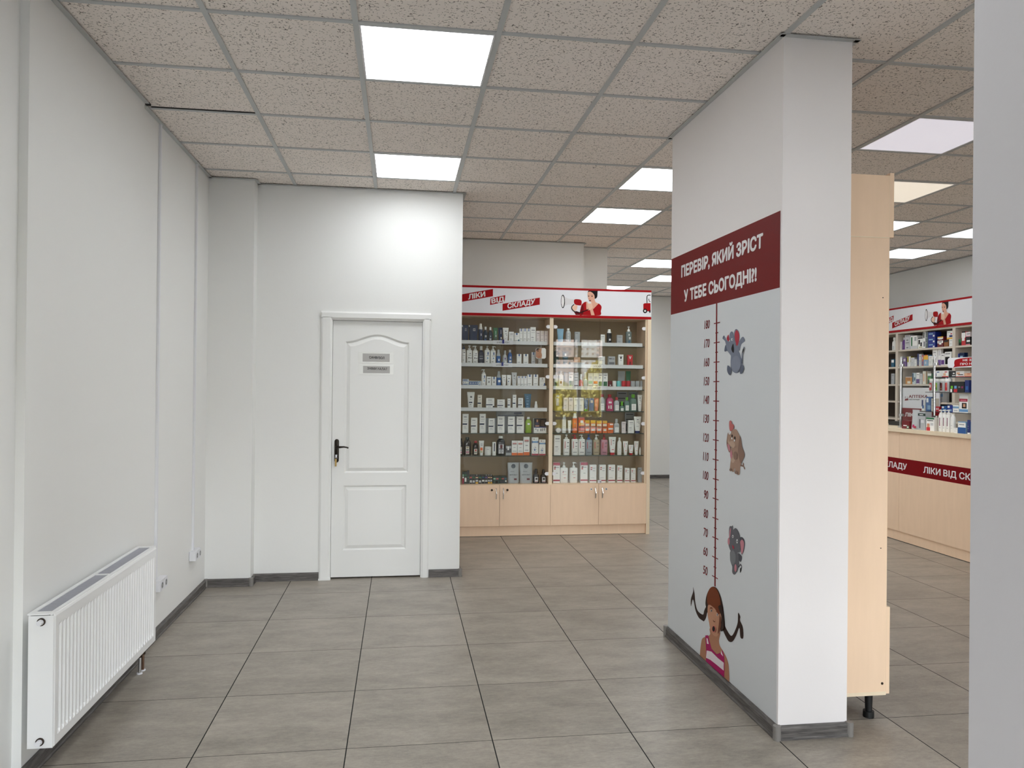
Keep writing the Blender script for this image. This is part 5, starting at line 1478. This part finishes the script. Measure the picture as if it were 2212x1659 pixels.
        mb = MB(); mb.loft([sup(0, cy, hw * .9, hw * .72, 0, e=2), sup(0, cy, hw * .97, hw * .78, h * .03, e=2), sup(0, cy, hw * .97, hw * .78, hb, e=2)], col); mb.build('body', t, smooth=True)
        mb = MB(); mb.loft([sup(0, cy, hw, hw * .8, hb, e=2), sup(0, cy, hw, hw * .8, h * .96, e=2), sup(0, cy, hw * .94, hw * .75, h, e=2)], lid); mb.build('lid', t, smooth=True)
        mb = MB(); front_print(mb, style, -hw * .6, hw * .6, hb * .05 if fb > .5 else 0, hb * .98, cy - hw * .78)
        if mb.f and fb > .5: mb.build('label', t)
        elif mb.f: pass
    elif k == 'D':
        mb = MB(); mb.cyl((0, .0, hw), (0, .02, hw), hw, q[1], 24); mb.build('body', t, smooth=False)
        mb = MB(); mb.cyl((0, -.002, hw), (0, .0, hw), hw * .86, 'foil', 24); mb.build('lid', t)
    return t

ORD = 'first second third fourth fifth sixth seventh eighth ninth tenth eleventh twelfth thirteenth fourteenth fifteenth sixteenth seventeenth eighteenth nineteenth twentieth twenty-first twenty-second'.split()
SHELF = ['top', 'second', 'third', 'fourth', 'fifth', 'sixth', 'bottom']
ZALL = ZS + [ZB]
ROW_Y = 7.592
for rows, start, who in ((ROW_A, 'from wall', 'products in the showcase by the restroom wall'), (ROW_B, 'after divider', 'products in the showcase by the hall')):
    cnt = {}
    for line in rows.strip().split('\n'):
        sh, spec, x0, x1, h, desc = line.split('|')
        sh, x0, x1, h = int(sh), int(x0) / 1000, int(x1) / 1000, int(h) / 1000
        cnt[sh] = cnt.get(sh, 0) + 1
        label = '%s, %s %s on %s shelf' % (desc, ORD[cnt[sh] - 1], start, SHELF[sh])
        lo_, hi_ = (.475, 1.471) if rows is ROW_A else (1.511, 2.461)
        x0, x1 = max(x0, lo_), min(x1, hi_)
        h = min(h, .206)
        zb = ZALL[sh] + .0005
        if desc.startswith('flat blue and white box'):
            product('C X white', x1 - x0, .044, ((x0 + x1) / 2, ROW_Y, zb + .0455), 0, 'flat blue and white box, upper of two, first from wall on third shelf', who)
            h = .045
        product(spec, x1 - x0 - .001, h, ((x0 + x1) / 2, ROW_Y, zb), 0, label, who)
        if desc.startswith('low wide pale carton'):
            product('C G peach', .062, .052, (x0 + .07, ROW_Y, zb + h + .0005), 0, 'peach coloured box lying on a low pale carton, second shelf', who)
# display boards standing or lying behind the front row
def board(nm, lab, x0, x1, y, z0, z1, m, prints='', d=.004):
    b = MB(); b.box(x0, x1, y, y + d, z0, z1, m); front_print(b, prints, x0, x1, z0, z1, y)
    tag(b.build(nm), lab, 'display card')
PAT['bd'] = '12 88 84 90 g;20 50 52 60 ink'; PAT['bd2'] = '12 88 84 90 g'; PAT['bd3'] = '12 88 88 92 ink;10 80 62 66 ink;4 96 4 44 brown'; PAT['bd4'] = '6 20 20 50 crimson;40 52 70 80 ink;40 52 40 50 dred;70 80 10 90 g'
board('display_card', 'grey display card behind the navy banded cartons on the fifth shelf', .862, 1.256, 7.74, 1.0195, 1.16, 'silver', 'bd4')
b = MB(); b.box(.966, 1.25, 7.68, 7.738, 1.184, 1.23, 'plastic_grey'); b.box(.98, 1.235, 7.6795, 7.68, 1.187, 1.195, 'navy'); b.box(1.14, 1.22, 7.679, 7.68, 1.205, 1.222, 'navy'); b.box(.97, 1.246, 7.70, 7.73, 1.0195, 1.184, 'plastic_grey')
tag(b.build('display_stand'), 'grey stepped display stand behind cartons on the fifth shelf', 'display stand')
board('display_card', 'grey display card with a portrait behind green capped bottles', 2.235, 2.345, 7.75, 1.2425, 1.442, 'plastic_grey', 'bd3')
board('display_card', 'plain grey display card behind the largest green capped bottle', 2.354, 2.462, 7.752, 1.2425, 1.444, 'plastic_grey', 'bd2')
board('display_card', 'dark haired portrait card behind white cartons on the fifth shelf', 2.322, 2.424, 7.75, 1.0195, 1.225, 'plastic_grey', 'bd3')
t = product('U silver plain LN', .075, .19, (2.262, 7.67, 1.4635), 0, 'silver refill pouch standing behind the jar lids', 'pouches behind the jars')
t = product('T green green LN .0', .052, .19, (2.335, 7.672, 1.4635), 0, 'green tube standing behind the jar lids', 'pouches behind the jars')

# ------------------------------------------------------------------ pharmacy side
WALLX = 6.24
r = thing('wall_shelving', 'pale open pharmacy shelving filled with medicine behind the counter', 'shelving', (6.05, 7.8, 0))
o = tuple(r.location)
b = MB(); b.box(WALLX - .006, WALLX, 5.2, 9.5, .3, 2.178, 'shelf_shade_dark'); b.build('back_panel', r, o)
for y in (5.24, 6.54, 7.5, 8.46, 9.46):
    b = MB(); b.box(5.9, WALLX - .006, y - .022, y + .022, 0, 2.178, 'laminate_pale'); b.build('upright', r, o)
PZ = [1.967, 1.765, 1.557, 1.355, 1.15, .92, .45]
ys = [5.24, 6.54, 7.5, 8.46, 9.46]
for a, c in zip(ys, ys[1:]):
    for z in PZ:
        b = MB(); b.box(5.905, WALLX - .006, a + .022, c - .022, z - .02, z, 'laminate_pale'); b.build('shelf', r, o)
    b = MB(); b.box(5.9, WALLX - .006, a + .022, c - .022, 2.16, 2.178, 'laminate_pale'); b.build('top', r, o)
r = thing('sales_counter', 'beige pharmacy counter with a dark red lettered stripe', 'counter', (5.1, 6.2, 0))
o = tuple(r.location)
CX_ = 4.865
b = MB(); b.box(4.845, 5.45, 3.4, 8.0, 1.074, 1.108, 'laminate_edge'); b.build('countertop', r, o, bevel=.003)
for a, c in ((3.42, 4.6), (4.602, 6.922), (6.925, 7.98)):
    b = MB(); b.box(CX_, CX_ + .018, a, c, .1, 1.074, 'laminate'); b.build('front_panel', r, o)
b = MB(); b.box(CX_ + .018, 5.4, 3.42, 3.438, 0, 1.074, 'laminate'); b.box(CX_ + .018, 5.4, 7.962, 7.98, 0, 1.074, 'laminate'); b.build('end_panel', r, o)
b = MB(); b.box(CX_ + .012, CX_ + .03, 3.44, 7.96, .006, .1, 'laminate'); b.box(CX_ + .014, CX_ + .028, 3.44, 7.96, 0, .006, 'rubber_black'); b.build('plinth', r, o)
b = MB(); b.box(CX_ - .0006, CX_, 3.43, 7.975, .669, .816, 'counterred'); tag(b.build('stripe', r, o), 'dark red stripe')
for y0 in (7.69, 6.567, 5.444, 4.321):
    b = MB(); x = CX_ - .0012
    text_on(b, 'ЛІКИ ВІД СКЛАДУ', (x, y0, .714), (x, y0 - .882, .714), (x, y0 - .882, .771), (x, y0, .771), 'deW2', .03); b.build('lettering', r, o)
# glass screen with chrome posts on the counter
r = thing('glass_screen', 'clear glass screen held by two chrome posts on the counter', 'glass screen', (5.0, 6.85, 1.108))
o = tuple(r.location)
for y in (7.1, 6.607):
    b = MB(); b.cyl((5.0, y, 1.108), (5.0, y, 1.80), .0105, 'chrome', 14); b.cyl((5.0, y, 1.108), (5.0, y, 1.125), .024, 'chrome', 14); b.cyl((5.0, y, 1.80), (5.0, y, 1.82), .008, 'chrome', 12)
    p = b.build('post', r, o, smooth=True)
    for z in (1.235, 1.735):
        b = MB(); b.box(4.987, 5.013, y - .042, y + .012, z - .012, z + .012, 'chrome'); b.build('clamp', p, o, bevel=.003)
b = MB(); b.pane(4.997, 5.003, 6.625, 7.075, 1.14, 1.78, 'glass_pane', 'glass_edge', 0); b.build('pane', r, o)
r = thing('riser_stand', 'clear three tier riser of products standing on the counter', 'display stand', (5.1, 6.4, 1.108))
o = tuple(r.location)
for z, y1, x0 in ((1.285, 6.93, 5.02), (1.471, 6.79, 5.04), (1.612, 6.70, 5.06)):
    b = MB(); b.box(x0, 5.24, 5.6, y1, z - .006, z, 'acrylic', 'dgrey'); b.build('shelf', r, o)
for y in (6.69, 6.17, 5.62):
    b = MB(); b.box(5.21, 5.216, y - .02, y + .02, 1.108, 1.688, 'acrylic', 'acrylic'); b.build('side_panel', r, o)
t = thing('hanging_sign', 'white sign with red speech bubble fixed above the counter riser', 'sign', (5.03, 6.2, 1.70))
oo = tuple(t.location)
b = MB(); pts = rr(5.75, 6.475, 1.696, 1.788, .015)
b.loft([[(5.036, y, z) for y, z in pts], [(5.032, y, z) for y, z in pts]], 'sign_white'); b.build('panel', t, oo)
b = MB(); b.face([(5.0312, y, z) for y, z in spline([(6.40, 1.698), (6.385, 1.715), (6.388, 1.745), (6.36, 1.772), (6.2, 1.783), (5.9, 1.783), (5.78, 1.77), (5.77, 1.72), (5.9, 1.707), (6.2, 1.707), (6.35, 1.704)])], 'sred'); b.build('speech_bubble', t, oo)
b = MB()
for wd, y0, y1, z0, z1 in (('НЕ ЗАБУДЬ', 6.277, 6.01, 1.752, 1.771), ('ПРО НЕОБХІДНЕ', 6.311, 5.93, 1.718, 1.737)):
    text_on(b, wd, (5.0308, y0, z0), (5.0308, y1, z0), (5.0308, y1, z1), (5.0308, y0, z1), 'deW2', .035)
b.build('lettering', t, oo)
b = MB()
for y in (6.172,): b.box(5.036, 5.212, y - .01, y + .01, 1.69, 1.70, 'acrylic')
b.build('bracket', t, oo)
t = thing('poster_board', 'white and dark red shop board leaning behind the counter goods', 'sign', (5.89, 8.09, 1.14))
oo = tuple(t.location)
b = MB(); b.box(5.885, 5.899, 7.70, 8.336, 1.277, 1.515, 'sign_white'); b.box(5.885, 5.899, 7.70, 8.336, 1.12, 1.277, 'counterred'); b.build('panel', t, oo)
b = MB(); x = 5.8842
text_on(b, 'АПТЕКА', (x, 8.21, 1.396), (x, 7.885, 1.403), (x, 7.885, 1.433), (x, 8.21, 1.428), 'counterred', .04)
text_on(b, 'ВІД СКЛАДУ', (x, 8.2, 1.372), (x, 8.02, 1.374), (x, 8.02, 1.386), (x, 8.2, 1.384), 'ink', .03)
text_on(b, 'ЛІКИ', (x, 8.275, 1.178), (x, 8.06, 1.178), (x, 8.06, 1.222), (x, 8.275, 1.222), 'deW2', .03)
b.build('lettering', t, oo)
b = MB(); b.face([(x, 8.285, 1.362), (x, 8.215, 1.368), (x, 8.22, 1.39), (x, 8.275, 1.384)], 'counterred'); b.face([(x, 8.28, 1.388), (x, 8.272, 1.388), (x, 8.268, 1.412), (x, 8.276, 1.412)], 'ink'); b.face([(x, 8.24, 1.388), (x, 8.233, 1.388), (x, 8.233, 1.41), (x, 8.24, 1.41)], 'ink'); b.build('emblem', t, oo)
b = MB(); b.box(5.25, 5.42, 7.3, 7.66, 1.108, 1.15, 'rubber_black'); tag(b.build('till_terminal', bevel=.006), 'low black terminal lying at the dark end of the counter', 'terminal')

ZONE = {'s1': 'upper shelf behind counter', 's1l': 'upper shelf, dark end', 's1r': 'upper shelf by partition', 's2': 'middle shelf behind counter', 's2l': 'middle shelf, dark end', 's2r': 'middle shelf by partition', 's3': 'lower shelf behind counter', 's3l': 'lower shelf, dark end', 'c0': 'counter top', 'a1': 'lowest clear riser'}
cnt = {}
top_of = {}
for line in ROW_P.strip().split('\n'):
    z, spec, st, ya, yb, zb, h, desc = line.split('|')
    st, ya, yb, zb, h = int(st), int(ya) / 1000, int(yb) / 1000, int(zb) / 1000, int(h) / 1000
    cnt[z] = cnt.get(z, 0) + 1
    if z[:2] == 's1': X_, zs_ = 5.935, 1.967
    elif z[:2] == 's2': X_, zs_ = 5.935, 1.765
    elif z[:2] == 's3': X_, zs_ = 5.935, 1.557
    elif z == 'c0': X_, zs_ = 4.9, 1.108
    else: X_, zs_ = 5.10, 1.285
    zt = zb + h
    if not st: base = zs_ + .0005
    else: base = last_top + .0005
    hh = zt - base
    if st and hh < .03: hh = h
    last_top = base + hh
    product(spec, max(ya - yb - .001, .012), hh, (X_, (ya + yb) / 2, base), -math.pi / 2, '%s, %s on %s' % (desc, ORD[cnt[z] - 1], ZONE[z]), 'pharmacy goods on ' + ZONE[z])
# row of lidded packs, black box and boxes on the two upper riser tiers
PAT['jr'] = '10 90 10 86 red;20 60 40 70 white'; PAT['jg'] = '10 90 10 86 lgreen;40 70 20 60 dgreen;50 70 40 70 yellow'; PAT['jd'] = '10 90 10 86 dred;10 40 60 90 ink;30 70 20 36 bronze'; PAT['jp'] = '10 80 10 86 red;40 70 40 90 coral'
for i, (y0, y1, st_, lab) in enumerate(((6.782, 6.710, 'jr', 'clear jar with white lid and red berry label'), (6.708, 6.636, 'jg', 'clear jar with white lid and lime green label'), (6.634, 6.566, 'jd', 'clear jar with white lid and dark red label'), (6.563, 6.495, 'jp', 'clear jar with white lid and bright red label'))):
    product('J clearw white %s .8' % st_, y0 - y1, .127, (5.06, (y0 + y1) / 2, 1.4715), -math.pi / 2, lab + ' on the middle riser', 'lidded jars on the riser')
PAT['bx'] = '10 24 34 60 lgreen;34 50 34 60 lbl;60 74 40 56 g;80 94 36 56 plum;30 54 0 30 red;6 20 0 30 white'
product('C bx black', .19, .097, (5.06, 6.39, 1.4715), -math.pi / 2, 'wide black box with small coloured marks on the middle riser', 'boxes on the riser')
product('C BL navyb', .05, .11, (5.06, 6.262, 1.4715), -math.pi / 2, 'dark blue carton next to the wide black box on the riser', 'boxes on the riser')
PAT['r1'] = '20 60 70 84 tab;6 16 10 60 navyb;0 100 0 16 greyw'; PAT['r2'] = '40 80 70 84 red;20 60 20 60 peach;0 100 0 14 red'; PAT['r3'] = '60 90 50 70 white;50 100 14 30 greyw'; PAT['r4'] = '10 50 40 80 peach;30 90 30 44 ink;0 100 0 14 salmon'
for y0, y1, hh, c, lab in ((6.694, 6.606, .062, 'r1 white', 'white box with blue wording'), (6.604, 6.518, .062, 'r2 white', 'white box with red base and peach picture'), (6.511, 6.428, .055, 'r3 black', 'black box with white corner print'), (6.422, 6.318, .052, 'r4 white', 'white box with dark script'), (6.314, 6.225, .032, 'r2 peach', 'low peach coloured box')):
    product('C ' + c, y0 - y1, hh, (5.075, (y0 + y1) / 2, 1.6125), -math.pi / 2, lab + ' on the top riser tier', 'boxes on the riser')
PAT['k1'] = '10 30 20 90 navyb;50 70 30 80 g'; 
product('C k1 white', .13, .1, (5.935, 7.60, 1.557 + .0005), -math.pi / 2, 'white carton with blue print beyond the jars, lower shelf', 'goods seen between the risers')
product('C WS greyw', .15, .11, (5.935, 7.78, 1.3555), -math.pi / 2, 'grey lilac carton seen between the risers', 'goods seen between the risers')
product('C WB skyb', .14, .1, (5.935, 7.62, 1.1505), -math.pi / 2, 'blue box seen between the lower risers', 'goods seen between the risers')

# ------------------------------------------------------------------ outside the shop front (seen mirrored in the showcase glass)
sun = bpy.data.lights.new('sun', 'SUN'); sun.energy = 14.0; sun.angle = .05; sun.color = (1, .95, .88)
so = bpy.data.objects.new('sun', sun); COL.objects.link(so); so.rotation_euler = (math.radians(-52), 0, math.radians(-14))
b = MB(); b.box(-300, 400, -520, FRONT_Y - .32, -.3, -.12, 'asphalt'); struct('ground', b)
def facade(name, rgb, c2):
    m, nt, bb = new_mat(name)
    geo = N(nt, 'ShaderNodeNewGeometry'); sp = N(nt, 'ShaderNodeSeparateXYZ'); nt.links.new(geo.outputs['Position'], sp.inputs[0])
    fx = mth(nt, 'FRACT', mth(nt, 'DIVIDE', sp.outputs['X'], 3.4)); fz = mth(nt, 'FRACT', mth(nt, 'DIVIDE', sp.outputs['Z'], 2.9))
    win = mth(nt, 'MULTIPLY', mth(nt, 'MULTIPLY', mth(nt, 'GREATER_THAN', fx, .3), mth(nt, 'LESS_THAN', fx, .72)), mth(nt, 'MULTIPLY', mth(nt, 'GREATER_THAN', fz, .34), mth(nt, 'LESS_THAN', fz, .82)))
    mx = N(nt, 'ShaderNodeMix', data_type='RGBA'); nt.links.new(win, mx.inputs[0])
    mx.inputs[6].default_value = (lin(rgb[0]), lin(rgb[1]), lin(rgb[2]), 1); mx.inputs[7].default_value = (lin(c2[0]), lin(c2[1]), lin(c2[2]), 1)
    nt.links.new(mx.outputs[2], bb.inputs['Base Color']); bb.inputs['Roughness'].default_value = .7
    MATS[name] = m
facade('facade_rose', (236, 214, 204), (120, 124, 132)); facade('facade_white', (238, 236, 230), (128, 110, 104))
mat('autumn_leaf', (176, 160, 84), .8)
for x0, x1, y, hgt, m_, lab in ((70, 106.5, -450, 48, 'facade_rose', 'rose coloured apartment block mirrored in the showcase glass'), (107, 119.5, -446, 52, 'facade_white', 'white apartment block mirrored in the showcase glass'), (120.5, 170, -460, 40, 'facade_rose', 'long rose apartment block further along the street')):
    b = MB(); b.box(x0, x1, y - 10, y, -.12, hgt, m_)
    for k in range(1, int(hgt / 2.9)): b.box(x0 + .4, x0 + 2.6, y, y + 1.2, k * 2.9 - .1, k * 2.9 + .9, m_)
    tag(b.build('street_building'), lab, 'building')
def crown(x, y, z, rx, rz, n, lab, nm):
    b = MB()
    rnd = random.Random(int(x * 100))
    for i in range(n):
        a, u, q = rnd.uniform(0, 6.28), rnd.uniform(-1, 1), rnd.uniform(.6, 1) ** .5
        s = math.sqrt(1 - u * u)
        p = Vector((x + rx * q * s * math.cos(a), y + rx * q * s * math.sin(a), z + rz * q * u))
        d1 = Vector((rnd.uniform(-1, 1), rnd.uniform(-1, 1), rnd.uniform(-1, 1))).normalized() * .10
        d2 = d1.orthogonal().normalized() * .07
        b.face([p - d1, p + d2, p + d1, p - d2], 'autumn_leaf')
    b.cyl((x, y, -.12), (x, y, z), .12, 'brown', 8)
    tag(b.build(nm), lab, 'tree')
for x, y, z, rx, rz in ((5.9, -15, .6, 1.3, 1.2), (8.9, -16, .6, 1.5, 1.2), (9.5, -21, .8, .9, 2.0), (3.0, -17, .8, 1.3, 1.4)):
    crown(x, y, z, rx, rz, 2600, {-15: 'low yellow street bush mirrored in the showcase glass near the divider', -16: 'low yellow street bush mirrored in the open side of the glass', -21: 'taller yellow street tree in front of the white block', -17: 'yellow street bush furthest along the pavement'}[y], 'street_tree')
